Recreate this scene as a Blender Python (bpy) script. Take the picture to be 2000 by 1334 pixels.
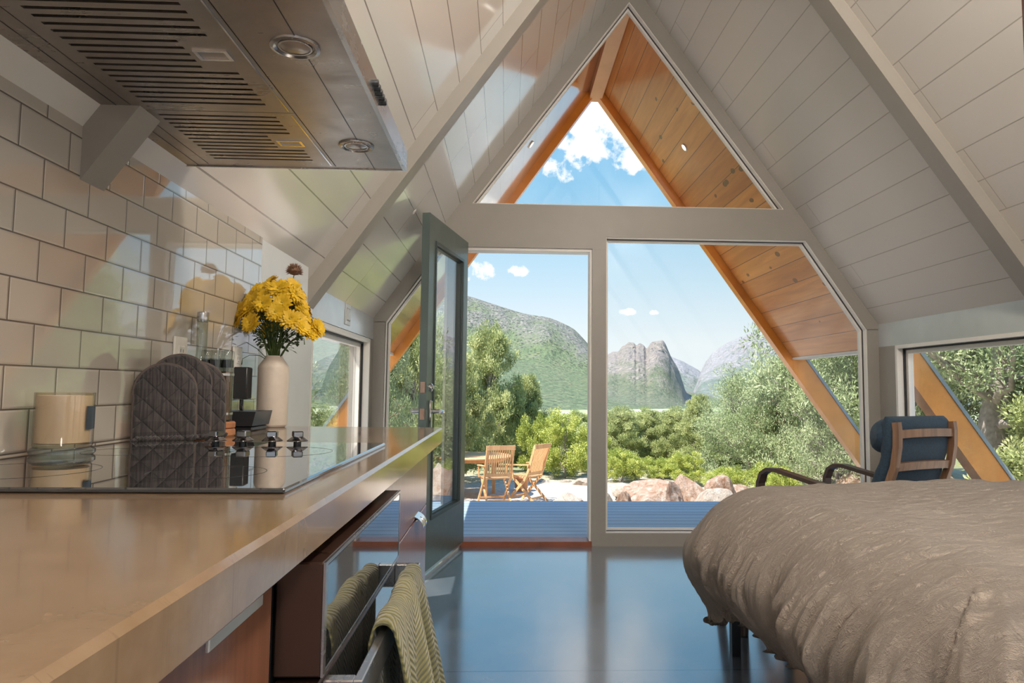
import bpy, math, random
import numpy as np
from mathutils import Vector, Matrix
for o in list(bpy.data.objects): bpy.data.objects.remove(o)
SC=bpy.context.scene; COL=SC.collection
PI=math.pi
# ------------------------------------------------------------------ camera
yaw,pitch,roll=-0.04141877,0.07641999,0.00933562
fw=Vector((-math.sin(yaw)*math.cos(pitch),math.cos(yaw)*math.cos(pitch),math.sin(pitch)))
r0=Vector((math.cos(yaw),math.sin(yaw),0)); u0=r0.cross(fw)
rt=r0*math.cos(roll)+u0*math.sin(roll); up=-r0*math.sin(roll)+u0*math.cos(roll)
cd=bpy.data.cameras.new('camera'); cam=bpy.data.objects.new('camera',cd); COL.objects.link(cam)
M=Matrix((rt,up,-fw)).transposed().to_4x4(); M.translation=Vector((0,0,1.045)); cam.matrix_world=M
cd.sensor_width=36; cd.lens=25.2; cd.shift_x=-0.0236; cd.shift_y=-0.0078; cd.clip_start=.02; cd.clip_end=9000
SC.camera=cam
# ------------------------------------------------------------------ colour management
vs=SC.view_settings; vs.view_transform='Standard'; vs.look='None'; vs.exposure=0.55; vs.gamma=1; vs.use_curve_mapping=False
# ------------------------------------------------------------------ sky
W=bpy.data.worlds.new('sky'); SC.world=W; W.use_nodes=True
nt=W.node_tree; nt.nodes.clear()
def N(t,**k):
    n=nt.nodes.new(t)
    for a,b in k.items(): setattr(n,a,b)
    return n
tc=N('ShaderNodeTexCoord'); sep=N('ShaderNodeSeparateXYZ'); nt.links.new(tc.outputs['Generated'],sep.inputs[0])
cr=N('ShaderNodeValToRGB'); nt.links.new(sep.outputs[2],cr.inputs[0])
els=cr.color_ramp.elements
stops=[(0.0,(.62,.66,.68)),(.06,(.62,.675,.70)),(.15,(.42,.57,.67)),(.28,(.21,.44,.64)),(.42,(.16,.40,.68)),(.7,(.17,.42,.86)),(1,(.16,.40,.90))]
els[0].position=0; els[0].color=(*stops[0][1],1); els[1].position=1; els[1].color=(*stops[-1][1],1)
for p,c in stops[1:-1]:
    e=els.new(p); e.color=(*c,1)
# clouds: soft noise patches gathered round a few sky directions
def math_(op,a,b=None,c=None):
    n=N('ShaderNodeMath',operation=op)
    for i,v in enumerate((a,b,c)):
        if v is None: continue
        if isinstance(v,(int,float)): n.inputs[i].default_value=v
        else: nt.links.new(v,n.inputs[i])
    return n.outputs[0]
no=N('ShaderNodeTexNoise'); no.inputs['Scale'].default_value=27; no.inputs['Detail'].default_value=9; no.inputs['Roughness'].default_value=.6
nt.links.new(tc.outputs['Generated'],no.inputs['Vector'])
tot=None
for dx,dz,rad,sq in [(.125,.375,.085,1.25),(.185,.33,.04,1.5),(.10,.43,.06,1.2),(-.035,.165,.035,2.0),(.022,.162,.028,2.6),(.172,.108,.018,2.4),(.205,.108,.012,2.2),(-.5,.35,.25,1.6),(.9,.4,.2,1.5),(-.8,.2,.3,2.5)]:
    d=Vector((dx,1,dz)) if abs(dx)<.45 else Vector((dx,.4,dz))
    d.normalize()
    v=N('ShaderNodeVectorMath',operation='SUBTRACT'); nt.links.new(tc.outputs['Generated'],v.inputs[0]); v.inputs[1].default_value=d
    m=N('ShaderNodeVectorMath',operation='MULTIPLY'); nt.links.new(v.outputs[0],m.inputs[0]); m.inputs[1].default_value=(1,1,sq)
    l=N('ShaderNodeVectorMath',operation='LENGTH'); nt.links.new(m.outputs[0],l.inputs[0])
    g=math_('SUBTRACT',1.0,math_('DIVIDE',l.outputs['Value'],rad)); g=math_('MAXIMUM',g,-1.0)
    tot=g if tot is None else math_('MAXIMUM',tot,g)
cl=math_('MULTIPLY_ADD',no.outputs['Fac'],5.0,-2.75)
cl=math_('ADD',cl,math_('MULTIPLY',tot,1.5))
cl=math_('MULTIPLY',cl,2.2); clm=N('ShaderNodeClamp'); nt.links.new(cl,clm.inputs[0])
mx=N('ShaderNodeMix',data_type='RGBA'); nt.links.new(clm.outputs[0],mx.inputs[0]); nt.links.new(cr.outputs[0],mx.inputs[6]); mx.inputs[7].default_value=(.80,.82,.84,1)
bg=N('ShaderNodeBackground'); nt.links.new(mx.outputs[2],bg.inputs[0]); bg.inputs[1].default_value=1.0
wo=N('ShaderNodeOutputWorld'); nt.links.new(bg.outputs[0],wo.inputs[0])
# ------------------------------------------------------------------ sun
sd=bpy.data.lights.new('sun','SUN'); sd.energy=7.2; sd.angle=.009; sd.color=(1,.94,.84)
so=bpy.data.objects.new('sun',sd); COL.objects.link(so)
so.rotation_euler=Vector((.60,.30,-1.02)).to_track_quat('-Z','Y').to_euler()
FILL_W=58; FILL_COL=(1,.91,.80)  # strength and tint of the globe lamps added for interior fill
FZ=.02; G=4.75; XL=-.877; XR=2.522; XC=.8225; SL=1.41; ZW=1.5
TH=math.atan(SL); CT=math.cos(TH); ST=math.sin(TH)
APEX=ZW+SL*(XC-XL)
def zroof(x,off=0): return ZW+SL*((x-XL) if x<XC else (XR-x))+off
# ================================================================== mesh helpers
class MB:
    def __init__(s): s.v=[]; s.f=[]; s.m=[]; s.cm=0
    def add(s,vs_,fs):
        b=len(s.v); s.v+= [tuple(v) for v in vs_]; s.f+=[tuple(i+b for i in f) for f in fs]; s.m+=[s.cm]*len(fs); return s
    def box(s,x0,x1,y0,y1,z0,z1):
        return s.add([(x,y,z) for x in (x0,x1) for y in (y0,y1) for z in (z0,z1)],[(0,1,3,2),(4,6,7,5),(0,4,5,1),(2,3,7,6),(0,2,6,4),(1,5,7,3)])
    def bbox(s,x0,x1,y0,y1,z0,z1,b=.004):  # bevelled box (chamfered)
        cx,cy,cz=(x0+x1)/2,(y0+y1)/2,(z0+z1)/2; hx,hy,hz=abs(x1-x0)/2,abs(y1-y0)/2,abs(z1-z0)/2; b=min(b,hx*.9,hy*.9,hz*.9)
        v=[];f=[]
        idx={}
        for sx in (-1,1):
            for sy in (-1,1):
                for sz in (-1,1):
                    for a in range(3):
                        h=[hx-b,hy-b,hz-b]; h[a]+=b
                        idx[(sx,sy,sz,a)]=len(v); v.append((cx+sx*h[0],cy+sy*h[1],cz+sz*h[2]))
        S=(-1,1)
        for q in S:
            f.append([idx[(q,a,b_,0)] for a,b_ in ((-1,-1),(1,-1),(1,1),(-1,1))][::q])
            f.append([idx[(a,q,b_,1)] for a,b_ in ((-1,-1),(1,-1),(1,1),(-1,1))][::-q])
            f.append([idx[(a,b_,q,2)] for a,b_ in ((-1,-1),(1,-1),(1,1),(-1,1))][::q])
        for p in S:
            for q in S:
                f.append([idx[(-1,p,q,1)],idx[(1,p,q,1)],idx[(1,p,q,2)],idx[(-1,p,q,2)]])
                f.append([idx[(p,-1,q,0)],idx[(p,1,q,0)],idx[(p,1,q,2)],idx[(p,-1,q,2)]])
                f.append([idx[(p,q,-1,0)],idx[(p,q,1,0)],idx[(p,q,1,1)],idx[(p,q,-1,1)]])
        for key in [(a,b_,c) for a in S for b_ in S for c in S]:
            f.append([idx[key+(0,)],idx[key+(1,)],idx[key+(2,)]])
        return s.add(v,f)
    def prism(s,poly,axis,a,b):
        # poly: list of 2d pts in the other two axes (ordered), extruded along axis from a to b
        n=len(poly)
        def P(p,t):
            return {'x':(t,p[0],p[1]),'y':(p[0],t,p[1]),'z':(p[0],p[1],t)}[axis]
        v=[P(p,a) for p in poly]+[P(p,b) for p in poly]
        f=[tuple(range(n)),tuple(range(2*n-1,n-1,-1))]+[(i,(i+1)%n,n+(i+1)%n,n+i) for i in range(n)]
        return s.add(v,f)
    def frame(s,outer,inner,axis,a,b):
        n=len(outer)
        def P(p,t): return {'x':(t,p[0],p[1]),'y':(p[0],t,p[1]),'z':(p[0],p[1],t)}[axis]
        v=[P(p,a) for p in outer]+[P(p,a) for p in inner]+[P(p,b) for p in outer]+[P(p,b) for p in inner]
        f=[]
        for i in range(n):
            j=(i+1)%n
            f+=[(i,j,n+j,n+i),(2*n+i,3*n+i,3*n+j,2*n+j),(i,2*n+i,2*n+j,j),(n+i,n+j,3*n+j,3*n+i)]
        return s.add(v,f)
    def tube(s,pts,rad,seg=8,cap=True):
        pts=[Vector(p) for p in pts]; n=len(pts)
        if isinstance(rad,(int,float)): rad=[rad]*n
        base=len(s.v); v=[];f=[]
        t0=(pts[1]-pts[0]).normalized(); ref=Vector((0,0,1)) if abs(t0.z)<.9 else Vector((1,0,0))
        a=t0.cross(ref).normalized()
        for i,p in enumerate(pts):
            t=(pts[min(i+1,n-1)]-pts[max(i-1,0)])
            if t.length<1e-9: t=t0
            t.normalize(); a=(a-t*a.dot(t)); 
            if a.length<1e-6: a=t.orthogonal()
            a.normalize(); b=t.cross(a)
            for k in range(seg):
                w=2*PI*k/seg; v.append(p+(a*math.cos(w)+b*math.sin(w))*rad[i])
        for i in range(n-1):
            for k in range(seg):
                f.append((i*seg+k,i*seg+(k+1)%seg,(i+1)*seg+(k+1)%seg,(i+1)*seg+k))
        if cap: f+=[tuple(range(seg))[::-1],tuple(range((n-1)*seg,n*seg))]
        return s.add(v,f)
    def bar(s,pts,w,h,side):
        # rectangular section swept along pts; side = fixed width direction
        pts=[Vector(p) for p in pts]; side=Vector(side).normalized(); v=[];f=[];n=len(pts)
        for i,p in enumerate(pts):
            t=(pts[min(i+1,n-1)]-pts[max(i-1,0)]).normalized(); nn=t.cross(side).normalized()
            for a,b in ((-1,-1),(1,-1),(1,1),(-1,1)): v.append(p+side*a*w/2+nn*b*h/2)
        for i in range(n-1):
            for k in range(4): f.append((4*i+k,4*i+(k+1)%4,4*i+4+(k+1)%4,4*i+4+k))
        f+=[(3,2,1,0),(4*n-4,4*n-3,4*n-2,4*n-1)]
        return s.add(v,f)
    def lathe(s,prof,seg=32,c=(0,0),axis='z',caps=True):
        v=[];f=[];n=len(prof)
        for r,z in prof:
            for k in range(seg):
                w=2*PI*k/seg; x,y=c[0]+r*math.cos(w),c[1]+r*math.sin(w)
                v.append({'z':(x,y,z),'y':(x,z,y),'x':(z,x,y)}[axis])
        for i in range(n-1):
            for k in range(seg): f.append((i*seg+k,i*seg+(k+1)%seg,(i+1)*seg+(k+1)%seg,(i+1)*seg+k))
        if caps: f+=[tuple(range(seg))[::-1],tuple(range((n-1)*seg,n*seg))]
        return s.add(v,f)
    def grid(s,P,nu,nv,closed=False):
        v=[P(i,j) for i in range(nu) for j in range(nv)]
        f=[(i*nv+j,(i+1)*nv+j,(i+1)*nv+j+1,i*nv+j+1) for i in range(nu-1) for j in range(nv-1)]
        if closed: f+=[((nu-1)*nv+j,j,j+1,(nu-1)*nv+j+1) for j in range(nv-1)]
        return s.add(v,f)
    def rot(s,R,c=(0,0,0),start=0):
        c=Vector(c)
        for i in range(start,len(s.v)): s.v[i]=tuple(R@(Vector(s.v[i])-c)+c)
        return s
    def build(s,name,mats,parent=None,smooth=False,kind=None,loc=None):
        me=bpy.data.meshes.new(name); me.from_pydata(s.v,[],s.f)
        if not isinstance(mats,(list,tuple)): mats=[mats]
        for m in mats: me.materials.append(m)
        if len(mats)>1: me.polygons.foreach_set('material_index',s.m)
        me.update()
        import bmesh
        bm=bmesh.new(); bm.from_mesh(me); bmesh.ops.recalc_face_normals(bm,faces=bm.faces); bm.to_mesh(me); bm.free()
        if smooth:
            me.polygons.foreach_set('use_smooth',[True]*len(me.polygons))
            if smooth!='all':
                try: me.set_sharp_from_angle(angle=math.radians(38))
                except Exception: pass
        o=bpy.data.objects.new(name,me); COL.objects.link(o)
        if parent: o.parent=parent
        if loc: o.location=loc
        if kind: o['kind']=kind
        return o
def npmesh(name,V,F,mats,parent=None,smooth=False,mi=None,loc=None):
    V=np.asarray(V,dtype=np.float32); F=np.asarray(F,dtype=np.int32); k=F.shape[1]
    me=bpy.data.meshes.new(name); me.vertices.add(len(V)); me.vertices.foreach_set('co',V.ravel())
    me.loops.add(F.size); me.loops.foreach_set('vertex_index',F.ravel())
    me.polygons.add(len(F)); me.polygons.foreach_set('loop_start',np.arange(0,F.size,k,dtype=np.int32))
    if not isinstance(mats,(list,tuple)): mats=[mats]
    for m in mats: me.materials.append(m)
    if mi is not None: me.polygons.foreach_set('material_index',np.asarray(mi,dtype=np.int32))
    if smooth: me.polygons.foreach_set('use_smooth',[True]*len(F))
    me.update(calc_edges=True); me.validate()
    o=bpy.data.objects.new(name,me); COL.objects.link(o)
    if parent: o.parent=parent
    if loc: o.location=loc
    return o
def thing(name,label,cat,loc=(0,0,0),rz=0,group=None):
    o=bpy.data.objects.new(name,None); o.empty_display_size=.05; COL.objects.link(o); o.location=loc; o.rotation_euler=(0,0,rz)
    return tag(o,label,cat,group)
def tag(o,label,cat,group=None):
    o['label']=label; o['category']=cat
    if group: o['group']=group
    return o
def dup(o,parent=None,**k):
    c=o.copy(); COL.objects.link(c)
    if parent: c.parent=parent
    for a,b in k.items():
        if a in ('label','group'): c[a]=b
        else: setattr(c,a,b)
    for ch in [x for x in bpy.data.objects if x.parent==o]: dup(ch,c)
    return c
def struct(o): o['kind']='structure'; return o
# value noise
_rs=np.random.RandomState(7); _T=_rs.rand(256,256)
def vnoise(x,y):
    xi=np.floor(x).astype(int); yi=np.floor(y).astype(int); fx=x-xi; fy=y-yi; fx=fx*fx*(3-2*fx); fy=fy*fy*(3-2*fy)
    a=_T[xi%256,yi%256]; b=_T[(xi+1)%256,yi%256]; c=_T[xi%256,(yi+1)%256]; d=_T[(xi+1)%256,(yi+1)%256]
    return (a*(1-fx)+b*fx)*(1-fy)+(c*(1-fx)+d*fx)*fy
def fbm(x,y,o=5,g=.5,l=2.03):
    s=0;a=1;t=0
    for i in range(o): s=s+a*vnoise(x+17.3*i,y+9.1*i); t+=a; a*=g; x=x*l; y=y*l
    return s/t
# ================================================================== materials
class NT:
    def __init__(s,name):
        s.m=bpy.data.materials.new(name); s.m.use_nodes=True; s.t=s.m.node_tree; s.t.nodes.clear()
        s.out=s.n('ShaderNodeOutputMaterial')
    def n(s,t,**k):
        x=s.t.nodes.new(t)
        for a,b in k.items(): setattr(x,a,b)
        return x
    def l(s,a,b): s.t.links.new(a,b)
    def set(s,sock,v):
        if hasattr(v,'is_output') or isinstance(v,bpy.types.NodeSocket): s.l(v,sock)
        else:
            if isinstance(v,(tuple,list)) and len(v)==3 and sock.type=='RGBA': v=(*v,1)
            sock.default_value=v
    def math(s,op,a,b=None,c=None,clamp=False):
        x=s.n('ShaderNodeMath',operation=op); x.use_clamp=clamp
        for i,v in enumerate((a,b,c)):
            if v is not None: s.set(x.inputs[i],v)
        return x.outputs[0]
    def obj(s): return s.n('ShaderNodeTexCoord').outputs['Object']
    def vec(s,op,a,b=None):
        x=s.n('ShaderNodeVectorMath',operation=op); s.set(x.inputs[0],a)
        if b is not None: s.set(x.inputs[1],b)
        return x.outputs['Value'] if op in('DOT_PRODUCT','LENGTH') else x.outputs[0]
    def comb(s,x,y,z=0.0):
        c=s.n('ShaderNodeCombineXYZ')
        for i,v in enumerate((x,y,z)): s.set(c.inputs[i],v)
        return c.outputs[0]
    def noise(s,vec,scale,detail=4,rough=.55,dist=0):
        x=s.n('ShaderNodeTexNoise'); s.l(vec,x.inputs['Vector']); x.inputs['Scale'].default_value=scale; x.inputs['Detail'].default_value=detail
        x.inputs['Roughness'].default_value=rough; x.inputs['Distortion'].default_value=dist; return x.outputs['Fac']
    def ramp(s,f,*st):
        x=s.n('ShaderNodeValToRGB'); s.l(f,x.inputs[0]); e=x.color_ramp.elements
        st=[(p,(*c,1) if isinstance(c,(tuple,list)) else (c,c,c,1)) for p,c in st]
        e[0].position,e[0].color=st[0]; e[1].position,e[1].color=st[-1]
        for p,c in st[1:-1]: q=e.new(p); q.color=c
        return x.outputs[0]
    def mix(s,f,a,b,mode='MIX'):
        x=s.n('ShaderNodeMix',data_type='RGBA',blend_type=mode); s.set(x.inputs[0],f); s.set(x.inputs[6],a); s.set(x.inputs[7],b); return x.outputs[2]
    def bump(s,h,st=.3,dist=.01,nrm=None):
        x=s.n('ShaderNodeBump'); s.set(x.inputs['Height'],h); x.inputs['Strength'].default_value=st; x.inputs['Distance'].default_value=dist
        if nrm: s.l(nrm,x.inputs['Normal'])
        return x.outputs[0]
    def pbr(s,color,rough=.5,metal=0,nrm=None,**k):
        b=s.n('ShaderNodeBsdfPrincipled'); s.set(b.inputs['Base Color'],color); s.set(b.inputs['Roughness'],rough); s.set(b.inputs['Metallic'],metal)
        if nrm is not None: s.l(nrm,b.inputs['Normal'])
        for a,v in k.items(): s.set(b.inputs[a.replace('_',' ')],v)
        s.l(b.outputs[0],s.out.inputs[0]); return s.m
    def brick(s,vec,w,h,mortar,c1,c2,cm,offset=.5,freq=2,smooth=.1,bias=0.0):
        x=s.n('ShaderNodeTexBrick'); s.l(vec,x.inputs['Vector']); x.offset=offset; x.offset_frequency=freq; x.squash=1
        for a,v in (('Scale',1.0),('Mortar Size',mortar),('Mortar Smooth',smooth),('Bias',bias),('Brick Width',w),('Row Height',h)): x.inputs[a].default_value=v
        s.set(x.inputs['Color1'],c1); s.set(x.inputs['Color2'],c2); s.set(x.inputs['Mortar'],cm)
        return x.outputs['Color'],x.outputs['Fac']
def simple(name,c,rough=.5,metal=0,var=.06,scale=8,bump=0,bscale=60,**k):
    s=NT(name); o=s.obj(); f=s.noise(o,scale,5)
    col=s.mix(s.math('MULTIPLY_ADD',f,2.0,-.5,clamp=True),tuple(x*(1-var) for x in c),tuple(min(1,x*(1+var)) for x in c))
    nr=s.bump(s.noise(o,bscale,4),bump,.003) if bump else None
    r=s.math('MULTIPLY_ADD',s.noise(o,scale*2.3,3),.12,rough-.06) if rough>.1 else rough
    return s.pbr(col,r,metal,nr,**k)
def planks(name,side,c1,c2,cm,rough,wood=False,w=2.35,h=.166,coat=0,off=.37,phase=-.036,knots=0):
    s=NT(name); o=s.obj()
    v=s.vec('SUBTRACT',o,(XL if side<0 else XR,0,ZW))
    sl=s.vec('DOT_PRODUCT',v,(CT if side<0 else -CT,0,ST)); y=s.vec('DOT_PRODUCT',o,(0,1,0))
    sl=s.math('ADD',sl,-phase-.166+.0+ .166*20); yy=s.math('ADD',y,20+.4*side)
    bv=s.comb(yy,sl,0.0)
    col,fac=s.brick(bv,w,h,.0028,c1,c2,cm,off,3,.3)
    if wood:
        g=s.noise(s.comb(s.math('MULTIPLY',yy,1.6),s.math('MULTIPLY',sl,26.0),0.0),1.0,6,.65,.6)
        g2=s.noise(s.comb(s.math('MULTIPLY',yy,.7),s.math('MULTIPLY',sl,6.1),0.0),1.0,3)
        grain=s.math('MULTIPLY_ADD',g,.7,.62); col=s.mix(1.0,col,s.comb(grain,grain,grain),'MULTIPLY')
        col=s.mix(s.math('MULTIPLY_ADD',g2,3.0,-1.3,clamp=True),col,s.mix(1.0,col,(.72,.56,.42),'MULTIPLY'))
        vo=s.n('ShaderNodeTexVoronoi'); s.l(s.comb(s.math('MULTIPLY',yy,3.4),s.math('MULTIPLY',sl,6.0),0.0),vo.inputs['Vector']); vo.inputs['Scale'].default_value=1.0
        kn=s.math('LESS_THAN',s.math('ADD',vo.outputs['Distance'],s.math('MULTIPLY',s.noise(bv,14,2),.09)),.19)
        kn2=s.math('GREATER_THAN',s.noise(s.vec('SCALE',bv) if False else bv,.9,2),.46)
        col=s.mix(s.math('MULTIPLY',s.math('MULTIPLY',kn,kn2),.8),col,(.10,.045,.02))
        hgt=s.math('SUBTRACT',s.math('MULTIPLY',g,.08),fac)
    else:
        hgt=s.math('SUBTRACT',s.math('MULTIPLY',s.noise(bv,9,3),.12),fac)
    nr=s.bump(hgt,.5,.003)
    return s.pbr(col,rough,0,nr,Coat_Weight=coat,Coat_Roughness=.08)
m_ceilL=planks('painted_boards_left',-1,(.70,.67,.62),(.66,.635,.59),(.26,.23,.20),.22,coat=.9)
m_ceilR=planks('painted_boards_right',1,(.66,.62,.57),(.63,.59,.545),(.42,.38,.33),.42)
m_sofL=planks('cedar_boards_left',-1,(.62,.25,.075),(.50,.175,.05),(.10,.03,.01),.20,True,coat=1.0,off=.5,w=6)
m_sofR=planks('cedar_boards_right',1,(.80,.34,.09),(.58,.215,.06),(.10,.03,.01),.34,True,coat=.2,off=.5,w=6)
m_frame=simple('greige_paint',(.315,.29,.255),.42,var=.03)
m_framelt=simple('light_reveal_paint',(.80,.76,.70),.4,var=.03)
m_gasket=simple('dark_gasket',(.03,.03,.035),.5)
m_white=simple('white_panel_paint',(.68,.70,.70),.35,var=.03)
m_header=simple('header_paint',(.50,.53,.54),.2,var=.08,scale=5,Coat_Weight=.4,Coat_Roughness=.12)
m_beam_orange=simple('varnished_timber',(.84,.29,.03),.3,var=.22,scale=3,Coat_Weight=.3)
m_beam_top=simple('grey_flashing',(.28,.33,.34),.5)
m_ridge=simple('pale_cedar_beam',(.72,.38,.18),.45,var=.12,scale=4)
m_sill=simple('redwood_threshold',(.25,.07,.03),.4,var=.25)
m_green=simple('dark_green_door_paint',(.095,.125,.115),.32,var=.06)
m_greendk=simple('dark_bead',(.04,.055,.055),.4)
m_chrome=simple('polished_metal',(.75,.73,.72),.14,1.0,var=.05)
m_brass=simple('strike_plate_metal',(.62,.42,.33),.3,1.0)
m_black=simple('black_plastic',(.018,.019,.022),.35)
m_metalblack=simple('black_steel',(.02,.021,.024),.4,.3)
def steel(name,c=(.42,.38,.35),rough=.24,axis=(1,0,0),smudge=.5):
    s=NT(name); o=s.obj()
    a=s.n('ShaderNodeMapping'); s.l(o,a.inputs['Vector']); a.inputs['Scale'].default_value=tuple(3 if q else 160 for q in axis)
    g=s.noise(a.outputs[0],1.0,3); sm=s.noise(o,7,5,.65,.4)
    col=s.mix(s.math('MULTIPLY_ADD',sm,smudge*3,-smudge*1.2,clamp=True),c,tuple(x*.62 for x in c))
    r=s.math('ADD',s.math('MULTIPLY_ADD',sm,.28,rough-.12),s.math('MULTIPLY',g,.1))
    return s.pbr(col,r,.92,s.bump(g,.05,.001))
m_steel=steel('brushed_steel'); m_steel2=steel('steel_trim',(.55,.53,.52),.18,(0,1,0),.2)
def glass(name,tint=(1,1,1),base=.04,body=.0,bodycol=(.6,.7,.7),rough=0.0):
    s=NT(name); g=s.n('ShaderNodeNewGeometry')
    d=s.math('ABSOLUTE',s.vec('DOT_PRODUCT',g.outputs['Incoming'],g.outputs['Normal']))
    f=s.math('MULTIPLY_ADD',s.math('POWER',s.math('SUBTRACT',1.0,d),4.2),1-base,base,clamp=True)
    t=s.n('ShaderNodeBsdfTransparent'); t.inputs[0].default_value=(*tint,1); gl=s.n('ShaderNodeBsdfGlossy'); gl.inputs['Roughness'].default_value=rough
    mx_=s.n('ShaderNodeMixShader'); s.l(f,mx_.inputs[0]); s.l(t.outputs[0],mx_.inputs[1]); s.l(gl.outputs[0],mx_.inputs[2])
    s.l(mx_.outputs[0],s.out.inputs[0]); return s.m
m_glass=glass('window_glass',(.98,.985,.98),.022); m_jarglass=glass('jar_glass',(.86,.88,.86),.06)
# tiles
def tiles():
    s=NT('glossy_subway_tile'); o=s.obj()
    v=s.comb(s.math('ADD',s.vec('DOT_PRODUCT',o,(0,1,0)),-1.308+.1416*40),s.math('ADD',s.vec('DOT_PRODUCT',o,(0,0,1)),-1.1512+.0752*40),0.0)
    col,fac=s.brick(v,.1416,.0752,.0015,(.52,.475,.41),(.49,.445,.385),(.09,.07,.055),.5,2,.05)
    _,f2=s.brick(v,.1416,.0752,.005,(1,1,1),(1,1,1),(0,0,0),.5,2,.9)
    h=s.math('ADD',s.math('MULTIPLY',f2,-1.0),s.math('MULTIPLY',s.noise(o,7,2),.35))
    return s.pbr(col,s.math('MULTIPLY_ADD',fac,.6,.055),0,s.bump(h,.35,.004),Specular_IOR_Level=.9,Coat_Weight=.9,Coat_Roughness=.02,Coat_IOR=1.6)
m_tile=tiles()
def floor_mat():
    s=NT('polished_concrete_floor'); o=s.obj(); a=s.noise(o,1.3,8,.62,.5); b=s.noise(o,6,6,.6)
    col=s.ramp(s.math('ADD',s.math('MULTIPLY',a,.6),s.math('MULTIPLY',b,.4)),(.32,(.055,.07,.09)),(.5,(.10,.12,.145)),(.68,(.19,.20,.21)))
    y=s.vec('DOT_PRODUCT',o,(0,1,0)); x=s.vec('DOT_PRODUCT',o,(1,0,0))
    j=s.math('MINIMUM',s.math('ABSOLUTE',s.math('ADD',y,-2.69)),s.math('ABSOLUTE',s.math('ADD',y,.6)))
    jf=s.math('LESS_THAN',j,.004); col=s.mix(jf,col,(.02,.02,.022))
    return s.pbr(col,s.math('MULTIPLY_ADD',b,.30,.06),0,s.bump(s.math('SUBTRACT',s.math('MULTIPLY',s.noise(o,9,4,.5),.5),jf),.22,.004),Specular_IOR_Level=1.0,Coat_Weight=.9,Coat_Roughness=.13,Coat_IOR=2.1)
m_floor=floor_mat()
def counter_mat():
    s=NT('waxed_concrete_counter'); o=s.obj(); a=s.noise(o,3.2,7,.6,.5); b=s.noise(o,40,3)
    col=s.ramp(s.math('ADD',s.math('MULTIPLY',a,.8),s.math('MULTIPLY',b,.2)),(.3,(.165,.105,.06)),(.5,(.235,.155,.092)),(.7,(.30,.21,.135)))
    vo=s.noise(s.comb(s.math('MULTIPLY',s.vec('DOT_PRODUCT',o,(1,0,0)),2.0),s.math('MULTIPLY',s.vec('DOT_PRODUCT',o,(0,1,0)),9.0),0.0),1.6,5,.6,1.2)
    cr_=s.math('LESS_THAN',s.math('ABSOLUTE',s.math('ADD',vo,-.50)),.0035); col=s.mix(s.math('MULTIPLY',cr_,.25),col,(.12,.08,.05))
    sm_=s.math('LESS_THAN',s.math('ABSOLUTE',s.math('ADD',s.vec('DOT_PRODUCT',o,(0,1,0)),-.888)),.0011); col=s.mix(s.math('MULTIPLY',sm_,.7),col,(.07,.05,.035))
    return s.pbr(col,s.math('MULTIPLY_ADD',a,.16,.06),0,s.bump(s.noise(o,14,4),.06,.003),Specular_IOR_Level=.6,Coat_Weight=.35,Coat_Roughness=.06)
m_counter=counter_mat()
def grain(name,c1,c2,axis,rough=.35,sc=60,coat=0):
    s=NT(name); o=s.obj(); m=s.n('ShaderNodeMapping'); s.l(o,m.inputs['Vector']); m.inputs['Scale'].default_value=tuple(sc*.03 if a else sc for a in axis)
    g=s.noise(m.outputs[0],1.0,5,.6,.3); g2=s.noise(o,5,3)
    col=s.mix(s.math('MULTIPLY_ADD',g,2.2,-.6,clamp=True),c1,c2); col=s.mix(s.math('MULTIPLY',g2,.35),col,c1)
    return s.pbr(col,rough,0,s.bump(g,.08,.001),Coat_Weight=coat,Coat_Roughness=.1)
m_walnut=grain('reddish_walnut_veneer',(.15,.055,.03),(.27,.115,.06),(0,0,1),.28,90,.3)
m_walnut2=grain('armchair_wood',(.15,.075,.04),(.36,.20,.11),(0,0,1),.4,40)
m_darkwood=grain('dark_bentwood',(.05,.028,.02),(.11,.06,.04),(1,0,0),.35,40)
m_teak=grain('oiled_teak',(.58,.30,.13),(.80,.50,.26),(0,0,1),.5,30)
m_plankdk=grain('dark_stained_board',(.10,.025,.01),(.19,.05,.02),(0,0,1),.3,60,.4)
m_deck=None
def deck_mat():
    s=NT('grey_composite_decking'); o=s.obj(); x=s.vec('DOT_PRODUCT',o,(1,0,0)); y=s.vec('DOT_PRODUCT',o,(0,1,0))
    v=s.comb(s.math('ADD',x,30),s.math('ADD',y,28.0),0.0)
    col,f=s.brick(v,400,.142,.006,(.33,.43,.51),(.28,.38,.46),(.03,.035,.04),.3,2,.1)
    g=s.noise(s.comb(s.math('MULTIPLY',x,2.0),s.math('MULTIPLY',y,50.0),0.0),1.0,4); gg=s.math('MULTIPLY_ADD',g,.5,.75); col=s.mix(1.0,col,s.comb(gg,gg,gg),'MULTIPLY')
    return s.pbr(col,.5,0,s.bump(s.math('MULTIPLY',f,-1.0),.5,.006))
m_deck=deck_mat()
# ================================================================== room shell
YB=-3.2; XK=-.84
b=MB().box(XL-.12,XR+.12,YB-.15,G+.15,FZ-.25,FZ); struct(b.build('floor',m_floor))
def xl(z): return XL+(z-ZW)/SL
def xr(z): return XR-(z-ZW)/SL
# sloping ceilings (thick boards + roof build-up)
T=.26/CT
struct(MB().prism([(XL-.14,zroof(XL)-.14*SL),(XC,APEX),(XC,APEX+T),(XL-.14,zroof(XL)-.14*SL+T)],'y',YB-.1,G+.12).build('ceiling',m_ceilL))
struct(MB().prism([(XR+.14,zroof(XR)-.14*SL),(XC,APEX),(XC,APEX+T),(XR+.14,zroof(XR)-.14*SL+T)],'y',YB-.1,G+.12).build('ceiling',m_ceilR))
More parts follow.
